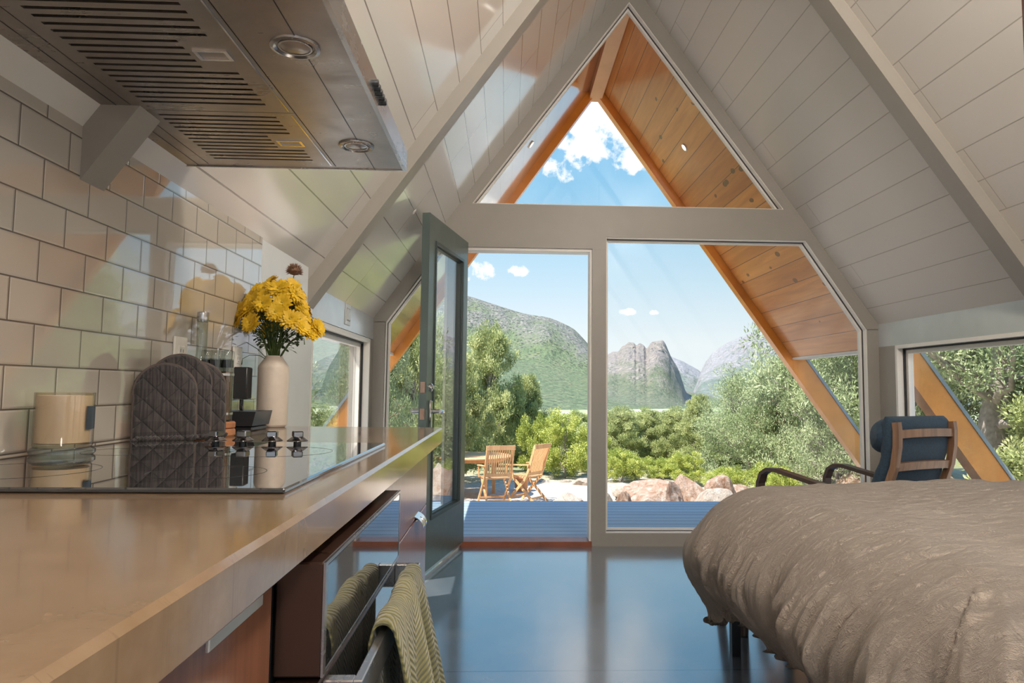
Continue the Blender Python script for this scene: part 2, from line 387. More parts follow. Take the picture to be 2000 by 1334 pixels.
# rear gable wall behind the camera, unseen; big unglazed opening added to let sky light in
def tri(o,z0): return [(xl(z0)+o if z0>ZW else XL+o,z0)]
rear_out=[(XL-.1,FZ-.02),(XR+.1,FZ-.02),(XR+.1,ZW),(XC,APEX+.1),(XL-.1,ZW)]
rear_in=[(XL+.12,.25),(XR-.12,.25),(XR-.12,1.42),(XC,APEX-.28),(XL+.12,1.42)]
struct(MB().frame(rear_out,rear_in,'y',YB-.1,YB).build('wall_rear',m_frame))
# left wall: solid kitchen part, wall piece beyond the tiles, header, and window
struct(MB().box(XL-.13,XK-.011,YB,2.464,FZ,1.59).build('wall_left',m_white))
struct(MB().box(XK-.011,XK,-1.2,2.464,.86,1.60).build('trim_1',m_tile))
struct(MB().box(XL-.13,XK-.003,2.465,3.05,FZ,1.59).box(XL-.13,XL,3.05,3.26,FZ,1.53).build('wall_left',m_white))
struct(MB().box(XL-.13,XL,3.26,G,1.355,1.52).box(XL-.13,XL,3.26,G,FZ,.34).build('wall_left',m_header))
def side_window(n,xw,sgn,y0,y1,z0,z1,fr=.035):
    # sgn=+1: room is at smaller x (right wall); -1: left wall
    a=xw; b=xw+sgn*.10
    o=[(y0,z0),(y1,z0),(y1,z1),(y0,z1)]
    def ins(d): return [(y0+d,z0+d),(y1-d,z0+d),(y1-d,z1-d),(y0+d,z1-d)]
    root=bpy.data.objects.new('window_%d'%n,None); COL.objects.link(root); root.location=(0,0,0); struct(root)
    MB().frame(o,ins(.022),'x',min(a,b),max(a,b)).build('window_frame',m_framelt,root)
    MB().frame(ins(.021),ins(.032),'x',xw+sgn*.04,xw+sgn*.052).build('gasket',m_gasket,root)
    MB().frame(ins(.021),ins(.055),'x',min(xw+sgn*.055,xw+sgn*.09),max(xw+sgn*.055,xw+sgn*.09)).build('glazing_bead',m_framelt,root)
    MB().prism(ins(.05),'x',xw+sgn*.066,xw+sgn*.072).build('pane',m_glass,root)
    return root
side_window(1,XL,-1,3.27,4.66,.34,1.352)
struct(MB().box(XL-.13,XL+.001,4.66,G,FZ,1.353).build('trim_2',m_frame))
# right wall: posts, header, low sill wall and a run of windows; those nearer the camera are unseen, added for light
struct(MB().box(XR,XR+.10,YB,G,1.345,1.53).box(XR,XR+.10,YB,G,FZ,.34).build('wall_right',m_header))
for i,(a,b) in enumerate(((3.30,4.55),(1.62,3.12),(.02,1.46),(-1.6,-.14))):
    side_window(2+i,XR,1,a,b,.34,1.345)
posts=MB()
for a,b in ((4.55,G),(3.12,3.30),(1.46,1.62),(-.14,.02),(YB,-1.6)): posts.box(XR,XR+.10,a,b,.34,1.345)
struct(posts.build('trim_3',m_frame))
# interior rafters
def rafter(side,y0,y1,d=.058,ztop=APEX):
    s=side
    if s<0: poly=[(XL,ZW),(XC,APEX),(XC,APEX-d/CT),(XL+.0,ZW-d/CT)]
    else: poly=[(XR,ZW),(XC,APEX),(XC,APEX-d/CT),(XR,ZW-d/CT)]
    return MB().prism(poly,'y',y0,y1)
k=3
for s_ in (-1,1):
    for a,b in ((3.15,3.27),(1.415,1.50),(-.2,-.09),(-1.85,-1.74)):
        k+=1; struct(rafter(s_,a,b,.062).build('trim_%d'%k,m_frame))
# gable wall (front): rafters + tie beam + posts, opening shapes measured in the wall plane
g0,g1=G,G+.10
gl=MB()
def hl(z,off): return xl(z)+off if z>ZW else XL+off
W_=.088
# left rafter member and right rafter member
ap_in=APEX-.172
gl.prism([(XL-.02,1.472),(XC,APEX),(XC,ap_in),(xl(2.281)+.082,2.281),(-.795,1.472)],'y',g0,g1)
gl.prism([(XR+.027,1.462),(XC,APEX),(XC,ap_in),(xr(2.281)-.082,2.281),(2.445,1.462)],'y',g0,g1)
gl.prism([(xl(2.281)-.02,2.281),(xr(2.281)+.02,2.281),(xr(2.068)+.02,2.068),(xl(2.068)-.02,2.068)],'y',g0-.001,g1)
gl.box(XL-.12,-.800,g0,g1,FZ,1.475); gl.box(2.443,XR+.12,g0,g1,FZ,1.465)
gl.box(-.80,2.46,g0,g1,1.462,1.462001) if False else None
gl.box(-.80,-.285,g0,g1,FZ,.10)
gl.box(.664,2.445,g0,g1,FZ,.105)
struct(gl.build('wall_front',m_frame))
# door frame: head, jambs, mullion post
d=MB()
d.box(-.375,.664,g0-.004,g1+.03,1.985,2.070)
d.box(.570,.664,g0-.002,g1+.03,FZ,1.99)
d.box(-.40,-.285,g0+.02,g1+.03,FZ,1.99)
struct(d.build('door_1',m_frame))
d=MB()
d.frame([(-.285,FZ),(.572,FZ),(.572,1.986),(-.285,1.986)],[(-.270,FZ),(.556,FZ),(.556,1.968),(-.270,1.968)],'y',g0+.012,g1+.03)
struct(d.build('trim_20',m_framelt))
struct(MB().box(-.285,.572,g0-.01,g1+.05,FZ,.052).build('trim_21',m_sill))
# fixed panes of the gable
def fixed(n,poly,glaz):
    root=bpy.data.objects.new('window_%d'%n,None); COL.objects.link(root); struct(root)
    cx=sum(p[0] for p in poly)/len(poly); cz=sum(p[1] for p in poly)/len(poly)
    def ins(d):
        # inward offset of convex polygon
        out=[];n_=len(poly)
        for i in range(n_):
            p0,p1,p2=Vector(poly[i-1]),Vector(poly[i]),Vector(poly[(i+1)%n_])
            def ln(a,b):
                t=(b-a).normalized(); nn=Vector((-t.y,t.x))
                if nn.dot(Vector((cx,cz))-a)<0: nn=-nn
                return a+nn*d,t
            a,t=ln(p0,p1); c,u=ln(p1,p2)
            den=t.x*u.y-t.y*u.x; q=((c.x-a.x)*u.y-(c.y-a.y)*u.x)/den
            out.append(tuple(a+t*q))
        return out
    MB().frame(poly,ins(.004),'y',g0+.004,g0+.062).build('window_frame',m_framelt,root)
    MB().frame(ins(.003),ins(.0075),'y',g0+.050,g0+.062).build('gasket',m_gasket,root)
    MB().frame(poly,ins(.020),'y',g0+.062,g0+.095).build('glazing_bead',m_framelt,root)
    MB().prism(ins(.015),'y',g0+.072,g0+.078).build('pane',m_glass,root)
fixed(10,[(xl(2.281)+.082,2.281),(xr(2.281)-.082,2.281),(XC,ap_in)],0)
fixed(11,[(.664,.105),(2.443,.105),(2.443,1.463),(2.034,2.067),(.664,2.067)],0)
fixed(12,[(-.800,.10),(-.40,.10),(-.40,2.03),(-.797,1.470)],0)
# ================================================================== open door leaf (hinged at its right edge)
hx,hy=-.262,4.74; ex,ey=-.430,3.925
ang=math.atan2(ey-hy,ex-hx); L=math.hypot(ex-hx,ey-hy)
dr=thing('glazed_door','dark green glazed door standing open into the room','door',(hx,hy,FZ),ang)
TK=.044; H=1.955; z0=.035
def lf(b): return b
# local x along leaf from hinge (0) to latch (L); local y thickness
st=.115
MB().box(0,st,-TK,0,z0,z0+H).box(L-st,L,-TK,0,z0,z0+H).box(st,L-st,-TK,0,z0,z0+.265).box(st,L-st,-TK,0,z0+H-.14,z0+H).build('door_frame',m_green,dr)
oz0,oz1=z0+.265,z0+H-.14
def rc(d): return [(st+d,oz0+d),(L-st-d,oz0+d),(L-st-d,oz1-d),(st+d,oz1-d)]
b=MB()
for ya,yb in ((-TK-.006,-TK*.62),(-TK*.38,.006)):
    b.frame(rc(-.004),rc(.014),'y',ya,yb); 
b.frame(rc(.0),rc(.022),'y',-TK*.75,-TK*.25)
b.build('glazing_bead',m_greendk,dr)
MB().prism(rc(.015),'y',-TK*.56,-TK*.44).build('pane',m_glass,dr)
MB().box(.0,L,-TK+.006,-.006,z0-.017,z0).build('door_sweep',simple('silver_sweep',(.6,.6,.6),.3,.8),dr)
# hardware on the latch stile: camera-side face is whichever faces the room
hzc=.92-FZ
for sy,face in ((1,0.0),(-1,-TK)):
    b=MB(); b.bbox(L-.085,L-.043,min(face,face+sy*.012),max(face,face+sy*.012),hzc-.12,hzc+.055,.006); b.build('escutcheon',m_chrome,dr,smooth=True)
    b=MB(); b.tube([(L-.064,face+sy*.012,hzc-.005),(L-.064,face+sy*.055,hzc-.005)],.013,14)
    b.tube([(L-.064,face+sy*.055,hzc-.005),(L-.085,face+sy*.060,hzc-.007),(L-.125,face+sy*.058,hzc-.010),(L-.165,face+sy*.050,hzc-.016)],[.013,.012,.010,.008],12); b.build('lever_handle',m_chrome,dr,smooth=True)
    b=MB(); b.lathe([(.0235,face+sy*.0),(.0235,face+sy*.008),(.018,face+sy*.013),(.011,face+sy*.014),(.011,face+sy*.020),(.002,face+sy*.021)],24,(L-.064,hzc+.125),'y'); b.build('deadbolt_rose',m_chrome,dr,smooth=True)
MB().box(L-.001,L+.0022,-TK+.009,-.009,hzc+.095,hzc+.155).build('bolt_plate',m_brass,dr)
MB().box(L-.001,L+.0022,-TK+.009,-.009,hzc-.05,hzc+.01).box(L,L+.009,-TK+.015,-.015,hzc-.032,hzc-.008).build('latch_plate',m_brass,dr)
# ================================================================== exterior roof overhang
Y1=6.60; OF=.05; ze=1.355
def sof(side,name,mat,lab):
    o_=OF*SL
    if side<0: x_e=XL+(ze-ZW-o_)/SL; poly=[(x_e,ze),(XC,APEX+o_),(XC,APEX+o_+.035),(x_e-.03,ze+.02)]
    else: x_e=XR-(ze-ZW-o_)/SL; poly=[(x_e,ze),(XC,APEX+o_),(XC,APEX+o_+.035),(x_e+.03,ze+.02)]
    o=MB().prism(poly,'y',G+.11,Y1).build(name,mat); return tag(o,lab,'soffit'),x_e
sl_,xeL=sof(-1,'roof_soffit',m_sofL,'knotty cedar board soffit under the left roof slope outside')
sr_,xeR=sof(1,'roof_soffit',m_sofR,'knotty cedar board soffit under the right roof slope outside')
b=MB(); q=.05
for xa,sg in ((xeL,-1),(xeR,1)):
    b=MB().prism([(xa-.012*sg*0,ze-.022),(xa+sg*.10,ze-.022),(xa+sg*.10,ze+.05),(xa,ze+.006)],'y',G+.12,Y1)
    tag(b.build('eave_trim',m_framelt),'pale eave strip along the lower edge of the %s outside soffit'%('left' if sg<0 else 'right'),'trim')
# roofing above the soffit
b=MB()
for sg in (-1,1):
    X0,xe_=(XL,xeL) if sg<0 else (XR,xeR); zz=ze+.022
    b.prism([(xe_+sg*.035,zz),(XC,APEX+OF*SL+.04),(XC,APEX+.45),(xe_+sg*.16,zz+.12)],'y',G+.125,Y1-.002)
tag(b.build('roof_overhang',m_beam_top),'grey roofing of the overhang above the outdoor deck','roof')
tag(MB().box(XC-.062,XC+.058,G+.12,6.68,3.80,3.97).build('ridge_beam',m_ridge),'pale cedar ridge beam under the outside roof peak','beam')
# barge rafters (outer) and wall rafters running down to the ground outside
def ext_rafter(side,y0,y1,lo,hi,ztop,zbot,lab,flash=True):
    X=(lambda z: XL+(z-ZW)/SL) if side<0 else (lambda z: XR-(z-ZW)/SL)
    sg=-1 if side<0 else 1
    r=thing('timber_rafter',lab,'rafter',(0,y0,0))
    zt=ztop
    if ztop>APEX-.3:
        poly=[(X(zbot)+sg*lo,zbot),(XC,ZW+SL*(XC-XL+lo*1.0)),(XC,ZW+SL*(XC-XL+hi)),(X(zbot)+sg*hi,zbot)]
        fp=[(X(zbot)+sg*hi,zbot),(XC,ZW+SL*(XC-XL+hi)),(XC,ZW+SL*(XC-XL+hi+.03)),(X(zbot)+sg*(hi+.03),zbot)]
    else:
        poly=[(X(zbot)+sg*lo,zbot),(X(zt)+sg*lo,zt),(X(zt)+sg*hi,zt),(X(zbot)+sg*hi,zbot)]
        fp=[(X(zbot)+sg*hi,zbot),(X(zt)+sg*hi,zt),(X(zt)+sg*(hi+.03),zt),(X(zbot)+sg*(hi+.03),zbot)]
    MB().prism(poly,'y',0,y1-y0).build('beam_body',m_beam_orange,r)
    MB().prism(fp,'y',-.01,y1-y0+.01).build('flashing',m_beam_top,r)
ext_rafter(1,Y1,6.70,-.032,.165,APEX,-.9,'orange varnished outer rafter on the right edge of the overhang')
ext_rafter(-1,Y1,6.70,-.032,.165,APEX,-.9,'orange varnished outer rafter on the left edge of the overhang')
ext_rafter(1,G+.005,G+.13,-.05,.15,1.33,-.9,'orange rafter foot outside the window behind the armchair')
# recessed soffit lights
m_glow=NT('lit_downlight'); e_=m_glow.n('ShaderNodeEmission'); e_.inputs[0].default_value=(1,.93,.8,1); e_.inputs[1].default_value=6; m_glow.l(e_.outputs[0],m_glow.out.inputs[0]); m_glow=m_glow.m
for sg,y in ((1,5.78),(-1,5.80)):
    z=3.06; x=(XR-(z-ZW)/SL+OF-.003) if sg>0 else (XL+(z-ZW)/SL-OF+.003)
    t=thing('recessed_light','small round lit downlight in the %s cedar soffit'%('right' if sg>0 else 'left'),'light',(x,y,z))
    nrm=Vector((-sg*ST,0,-CT)); R=Vector((0,0,1)).rotation_difference(nrm).to_matrix()
    MB().lathe([(.034,-.004),(.034,.006),(.027,.008),(.026,.001)],24).rot(R).build('trim_ring',m_framelt,t,smooth=True)
    MB().lathe([(.026,-.002),(.026,.003)],24).rot(R).build('lens',m_glow,t)
# deck
struct(MB().box(-3.2,4.8,G+.10,6.96,-.10,-.03).build('deck',m_deck))
struct(MB().box(-3.2,4.8,6.90,6.96,-.32,-.101).build('deck_fascia',m_beam_top))
# small sensor on the ceiling by the door
t=tag(MB().lathe([(.0,0),(.016,.0),(.024,.012),(.026,.026),(.012,.03)],18).rot(Vector((0,0,1)).rotation_difference(Vector((-ST,0,CT))).to_matrix()).build('ceiling_sensor',m_framelt,smooth=True,loc=(-.514,3.915,2.009)),'small round pale sensor on the sloping ceiling above the open door','sensor')
# dark wooden upright near the right edge
tag(MB().box(.775,.835,.985,1.015,FZ,3.45).build('wooden_upright',m_plankdk),'dark reddish wooden upright cutting in at the right edge of the view','board')
# ================================================================== kitchen
CZ=.915
tag(MB().bbox(XK,-.205,-1.0,2.375,CZ-.052,CZ,.005).build('worktop',m_counter),'tan polished concrete kitchen worktop running along the tiled wall','worktop')
XF=-.252
def cab(name,lab,y0,y1,zt=.862,zb=.12):
    c=thing(name,lab,'cabinet',((XK+XF)/2,(y0+y1)/2,FZ)); hx_=(XF-XK)/2; hy_=(y1-y0)/2
    MB().box(-hx_+.01,hx_-.022,-hy_,hy_,.10,zt-FZ).build('body',m_walnut,c)
    MB().box(-hx_+.03,hx_-.07,-hy_,hy_,0,.10).build('plinth',m_black,c)
    return c,hx_,hy_
def front(c,hx_,a,b,z0_,z1_,name='door'):
    return MB().bbox(hx_-.020,hx_,a,b,z0_-FZ,z1_-FZ,.0015).build(name,m_walnut,c)
# cabinet nearest the camera
c,hx_,hy_=cab('base_cabinet','walnut base cabinet nearest the camera, with a long edge pull',-.2,.815)
f=front(c,hx_,-hy_+.002,hy_-.002,.13,.838,'drawer')
MB().bbox(hx_-.012,hx_+.014,.303,.433,.838-FZ+.0005,.838-FZ+.004,.001).bbox(hx_+.010,hx_+.014,.303,.433,.838-FZ-.010,.838-FZ+.003,.001).build('edge_pull',simple('satin_aluminium',(.62,.60,.57),.35,.6),f)
# end cabinet beyond the oven
c,hx_,hy_=cab('base_cabinet','walnut base cabinet at the far end of the worktop with a chrome tab pull',1.435,2.365)
f=front(c,hx_,-hy_+.10,hy_-.002,.672,.858,'drawer'); 
b=MB(); b.tube([(hx_,.20,.665-FZ),(hx_+.013,.20,.672-FZ),(hx_+.022,.20,.665-FZ),(hx_+.024,.20,.650-FZ)],.004,8); 
b.grid(lambda i,j:(hx_+.000+.026*math.sin(i/6*PI*.62),.16+.09*j,.672-FZ+.010*math.cos(i/6*PI*.9)-i*.003),7,2); b.build('tab_pull',m_chrome,f,smooth=True)
front(c,hx_,-hy_+.10,hy_-.002,.13,.668,'door')
MB().bbox(hx_-.02,hx_-.001,-hy_+.002,-hy_+.097,.11,.842,.002).build('filler_panel',m_walnut,c)
MB().bbox(hx_-.002,hx_+.004,-hy_+.062,-hy_+.082,.30,.742-FZ,.004).build('pull_groove',m_plankdk,c)
# cooktop
ct=thing('cooktop','black glass electric cooktop set into the worktop','cooktop',(-.5725,1.25,CZ))
m_bglass=NT('black_ceramic_glass'); m_bglass=m_bglass.pbr((.008,.008,.010),.025,0,Specular_IOR_Level=.9,Coat_Weight=1.0,Coat_Roughness=.01)
MB().bbox(-.2645,.3075,-.362,.362,0,.007,.002).build('glass_top',m_bglass,ct)
m_ring=simple('burner_marks',(.022,.022,.024),.2)
for (x_,y_,r_) in ((-.12,-.19,.105),(-.12,.12,.08),(.15,-.2,.08),(.14,.13,.105)):
    MB().frame([(x_+r_*math.cos(k*PI/24),y_+r_*math.sin(k*PI/24)) for k in range(48)],[(x_+(r_-.0012)*math.cos(k*PI/24),y_+(r_-.0012)*math.sin(k*PI/24)) for k in range(48)],'z',.0069,.00725).build('burner_ring',m_ring,ct)
m_knob=simple('dark_chrome',(.30,.29,.30),.12,1.0,var=.05)
for i,x in enumerate((-.0415,.0155,.0765,.1295)):
    kn=MB(); kn.lathe([(.008,.0072),(.008,.013)],18,(x,.313)); kn.build('knob_shaft',m_black,ct)
    kb=MB(); kb.lathe([(.0215,.013),(.0218,.0145),(.0125,.0215),(.0115,.0222)],28,(x,.313)); o=kb.build('control_knob',m_knob,ct,smooth=True)
    kg=MB(); kg.bbox(x-.0105,x+.0105,.313-.0125,.313+.0125,.0215,.0345,.002); kg.rot(Matrix.Rotation(.25*(i-1.4),3,'Z'),(x,.313,0)); kg.build('knob_grip',m_knob,o)

m_mirror=NT('dark_mirror_glass').pbr((.02,.021,.024),.03,0,Specular_IOR_Level=1.0,Coat_Weight=1.0,Coat_Roughness=.01,Coat_IOR=1.9)
m_ovenside=simple('steel_walnut_reflection',(.10,.055,.04),.3,.7)  # brown of the reflected walnut put into the steel's base colour
ov=thing('oven','built-in oven with mirror-black front under the cooktop','oven',(-.4,1.12,FZ))
OX=.4
MB().box(-.40,.142,-.283,.283,.12,.80).build('oven_body',m_metalblack,ov)
b=MB(); b.bbox(.146,.199,-.290,.283,.723-FZ,.848-FZ,.002); b.build('control_panel',m_ovenside,ov)
MB().box(.1991,.2005,-.278,.272,.728-FZ,.842-FZ).build('panel_glass',m_mirror,ov)
MB().frame([(-.290,.723-FZ),(.283,.723-FZ),(.283,.848-FZ),(-.290,.848-FZ)],[(-.279,.7275-FZ),(.274,.7275-FZ),(.274,.8435-FZ),(-.279,.8435-FZ)],'x',.1985,.2012).build('panel_trim',m_steel2,ov)
b=MB(); b.bbox(.146,.197,-.290,.283,.16,.716-FZ,.002); b.build('oven_door',m_ovenside,ov)
MB().box(.1971,.1985,-.278,.272,.20,.712-FZ).build('door_glass',m_mirror,ov)
b=MB(); b.bbox(.232,.243,-.280,.268,.675-FZ,.716-FZ,.0015)
b.bbox(.198,.233,-.280,-.262,.675-FZ,.716-FZ,.0015); b.bbox(.198,.233,.250,.268,.675-FZ,.716-FZ,.0015); b.build('towel_bar',m_steel2,ov)
# towels folded over the oven bar
def towel_mat(name,c1,c2):
    s=NT(name); o=s.obj(); y=s.vec('DOT_PRODUCT',o,(0,1,0)); z=s.vec('DOT_PRODUCT',o,(0,0,1))
    zz=s.math('PINGPONG',s.math('MULTIPLY',y,1.0),.028)
    ph=s.math('ADD',s.math('MULTIPLY',z,620.0),s.math('MULTIPLY',zz,620.0))
    w=s.math('MULTIPLY_ADD',s.math('SINE',ph),.5,.5)
    col=s.mix(w,c1,c2); n=s.noise(o,26,4); col=s.mix(s.math('MULTIPLY',n,.5),col,tuple(x*1.5 for x in c2))
    return s.pbr(col,.9,0,s.bump(w,.6,.004),Sheen_Weight=.3)
def towel(lab,y0,y1,mat,front_z,back_z,seed,out=0,tp=.0165):
    rs=random.Random(seed); n=46; prof=[]
    # path: back hem up, over the bar, down the front. local x out from bar centre
    bx=-.1625+.0; bz=.716
    pts=[]
    for i in range(12): pts.append((-.011-.002*i/11*0,back_z+(bz-.01-back_z)*i/11))
    for i in range(1,9):
        a=PI-PI*i/8; pts.append((.012*math.cos(a)*1.0,bz+.004+.010*math.sin(a)))
    for i in range(1,26): pts.append((.0135+.028*(i/25)**1.1,bz-(bz-front_z)*i/25))
    ph=[rs.uniform(0,6) for _ in range(4)]
    def P(i,j):
        t=j/(n-1); y=y0+(y1-y0)*t; x,z=pts[i]
        dn=max(0,(bz-z))/max(.01,bz-front_z); fr=i>=19
        sgn=1 if fr else -.25
        w=(.010*math.sin(t*15+ph[0])+.006*math.sin(t*31+ph[1]+2*dn)+.011*math.sin(t*7+ph[2]))
        x2=x+sgn*abs(dn)**.7*(w*1.5+.012)*(1 if fr else .5)+ (out if fr or 11<i<20 else 0)
        if not fr: x2=min(x2,x+.004); x2=max(x2,-.026)
        y2=y+ (dn*.030*(t-.5)*1.2 if fr else 0)+.004*math.sin(dn*9+ph[3])
        z2=z+(.004*math.sin(t*9+ph[1]) if 10<i<21 else 0)+out*.5
        return (x2,y2,z2)
    b=MB().grid(P,len(pts),n); o=b.build('tea_towel',mat,smooth='all',loc=(bx,0,0))
    m=o.modifiers.new('thick','SOLIDIFY'); m.thickness=.0032; m.offset=1
    return tag(o,lab,'towel','tea towels on the oven bar')
towel('olive green chevron tea towel on the far end of the oven bar',1.17,1.32,towel_mat('olive_knit_dark',(.03,.033,.014),(.13,.12,.045)),.40,.50,3)
towel('olive green chevron tea towel draped nearer the camera on the oven bar',.985,1.20,towel_mat('olive_knit',(.04,.043,.018),(.185,.165,.062)),.36,.47,8,.006)
# extractor hood
hz=1.597
hd=thing('range_hood','stainless steel range hood above the cooktop with slotted filters','hood',(0,0,hz))
X0,X1,Y0,Y1h=-.825,-.268,.88,1.80
b=MB(); b.frame([(X0,Y0),(X1,Y0),(X1,Y1h),(X0,Y1h)],[(X0+.075,Y0+.03),(X1-.165,Y0+.03),(X1-.165,Y1h-.014),(X0+.075,Y1h-.014)],'z',0,.012)
b.box(X0,X1,Y0,Y1h,.024,.052)
b.build('canopy',m_steel,hd)
b=MB()
b.box(X1-.001,X1+.008,Y0,Y1h+.004,-.003,.050); b.box(X0-.004,X1,Y1h,Y1h+.006,-.003,.052); b.box(X0-.006,X0,Y0,Y1h,-.003,.052)
b.build('fascia',m_steel2,hd)
MB().box(X1-.073,X1-.0715,Y0,Y1h,-.0006,.001).box(X0+.046,X0+.0475,Y0,Y1h,-.0006,.001).build('panel_seam',m_black,hd)
MB().prism([(X0+.10,.05),(X1-.10,.05),(X1-.17,.40),(X0+.22,.40)],'y',1.05,1.62).build('chimney',m_steel,hd)
for (ya,yb,nsl) in ((.905,1.435,21),(1.437,1.786,15)):
    fl=MB(); xa,xb=X0+.077,X1-.167
    # slotted filter: bars between slots
    pitch=.0232; n=int((yb-ya-.04)/pitch); yy=ya+.02
    xs0,xs1=xa+.03,xb-.045
    fl.box(xa,xs0,ya,yb,0,.008); fl.box(xs1,xb,ya,yb,0,.008); fl.box(xs0,xs1,ya,yy,0,.008); 
    for i in range(n):
        y=yy+i*pitch; fl.box(xs0,xs1,y+.0085,y+pitch,0,.008)
        mid=abs(i-(n*.52))<2.1
        if mid: fl.box(xs1-.055,xs1,y,y+.0086,0,.008)
    fl.box(xs0,xs1,yy+n*pitch,yb,0,.008)
    o=fl.build('grease_filter',m_steel,hd)
    MB().box(xs0-.005,xs1+.005,ya+.004,yb-.004,.016,.018).build('filter_backing',m_black,o)
    ym=yy+n*.53*pitch; MB().frame([(xs1-.044,ym-.018),(xs1+.012,ym-.018),(xs1+.012,ym+.018),(xs1-.044,ym+.018)],[(xs1-.038,ym-.013),(xs1+.006,ym-.013),(xs1+.006,ym+.013),(xs1-.038,ym+.013)],'z',-.0025,.002).box(xs1-.036,xs1-.012,ym-.010,ym+.010,.001,.003).build('filter_latch',m_chrome,o)
    MB().box(xb-.010,xb-.007,ya+.01,yb-.01,-.0018,0).build('filter_rib',m_chrome,o)
m_lens=simple('lamp_lens',(.32,.26,.22),.2,Coat_Weight=.5)
for y in (1.145,1.625):
    o=MB().lathe([(.040,.001),(.0395,-.0035),(.034,-.005),(.030,-.002),(.0295,.001)],30,(-.350,y)).lathe([(.0275,0),(.027,-.003),(.024,-.003)],30,(-.350,y),caps=False).build('lamp_ring',m_steel2,hd,smooth=True)
    MB().lathe([(.024,.0),(.024,-.0022),(.015,-.004),(.002,-.0045)],24,(-.350,y)).build('lamp_lens',m_lens,o,smooth=True)
for i in range(5):
    y=1.335+.0225*i
    MB().lathe([(.0075,X1+.007),(.0075,X1+.017),(.006,X1+.019)],16,(y,.024),'x').build('push_button',m_black,hd,smooth=True)
# ------------------------------------------------ wall plates
def plate(lab,name,cat,y,z,w=.0715,h=.115,xs=XK,kind='outlet',left=True):
    t=thing(name,lab,cat,(xs,y,z)); MB().bbox(0,.006,-w/2,w/2,-h/2,h/2,.002).build('cover_plate',m_framelt if kind=='outlet' else m_white,t)
    if kind=='outlet':
        for dz in (-.0195,.0195):
            o=MB().bbox(.0055,.008,-.0165,.0165,dz-.0145,dz+.0145,.003).build('socket',m_framelt,t)
            MB().box(.008,.0083,-.008,-.006,dz-.002,dz+.007).box(.008,.0083,.006,.008,dz-.002,dz+.006).box(.008,.0083,-.002,.002,dz-.010,dz-.006).build('slot',m_black,o)
    else:
        for dy in (-.0,) if w<.08 else (-.023,.023):
            o=MB().frame([(dy-.018,-.035),(dy+.018,-.035),(dy+.018,.035),(dy-.018,.035)],[(dy-.016,-.033),(dy+.016,-.033),(dy+.016,.033),(dy-.016,.033)],'x',.0055,.0075).build('switch_bezel',m_frame,t)
            MB().bbox(.005,.010,dy-.015,dy+.015,-.031,.031,.003).build('rocker',m_white,o)
    return t
plate('white wall outlet in the tiles behind the spice jars','wall_outlet','outlet',1.875,1.111)
plate('white wall outlet in the tiles with the black adapter plugged in','wall_outlet','outlet',2.268,1.108)
plate('white rocker switch plate on the blue-grey panel above the left window','light_switch','switch',3.97,1.44,.116,.115,XL,'switch')
# ------------------------------------------------ things on the worktop
m_wax=simple('cream_wax',(.60,.55,.50),.5); m_frost=glass('candle_glass',(.93,.88,.80),.06)
t=thing('candle','cream jar candle on a round glass coaster on the cooktop','candle',(-.771,1.295,CZ+.007))
MB().lathe([(.046,0),(.050,.004),(.050,.010),(.045,.014)],40).build('coaster',glass('coaster_glass',(.75,.78,.78),.1),t,smooth=True)
MB().lathe([(.0,.0145),(.044,.0145),(.0455,.018),(.0455,.108),(.043,.108),(.043,.021),(.0,.021)],44,caps=False).build('glass_tumbler',m_frost,t,smooth=True)
MB().lathe([(.0,.022),(.0428,.022),(.0428,.103),(.040,.103),(.038,.094),(.0,.093)],44,caps=False).build('wax',m_wax,t,smooth=True)
lb=MB(); lb.grid(lambda i,j:((.0459)*math.cos(-.25+.85*i/12),(.0459)*math.sin(-.25+.85*i/12),.045+.040*j),13,2); lb.build('label',simple('dark_label',(.03,.04,.055),.4),t,smooth='all')
MB().tube([(0,0,.088),(.001,0,.100)],.001,6).build('wick',m_black,t)
# oven mitts standing against the tiles
def mitt_mat():
    s=NT('quilted_striped_cloth'); o=s.obj(); x=s.vec('DOT_PRODUCT',o,(1,0,0)); z=s.vec('DOT_PRODUCT',o,(0,0,1))
    st_=s.noise(s.comb(s.math('MULTIPLY',x,260.0),s.math('MULTIPLY',z,9.0),0.0),1.0,3,.6)
    col=s.ramp(st_,(.32,(.008,.007,.009)),(.48,(.038,.031,.031)),(.60,(.080,.066,.060)),(.72,(.017,.016,.018)))
    wv=s.noise(o,420,2); col=s.mix(s.math('MULTIPLY',wv,.5),col,(.03,.024,.027))
    p=.048
    a=s.math('PINGPONG',s.math('ADD',x,z),p/2*1.0); c=s.math('PINGPONG',s.math('SUBTRACT',x,s.math('MULTIPLY',z,1.0)),p/2)
    d=s.math('MINIMUM',a,c); hgt=s.math('POWER',s.math('DIVIDE',d,.024,clamp=True),.45)
    col=s.mix(s.math('LESS_THAN',d,.0008),col,(.02,.017,.018))
    return s.pbr(col,.92,0,s.bump(s.math('ADD',hgt,s.math('MULTIPLY',st_,.12)),.9,.007),Sheen_Weight=.15)
m_mitt=mitt_mat(); m_mittedge=simple('mitt_binding',(.10,.075,.065),.9,bump=.3,bscale=300)
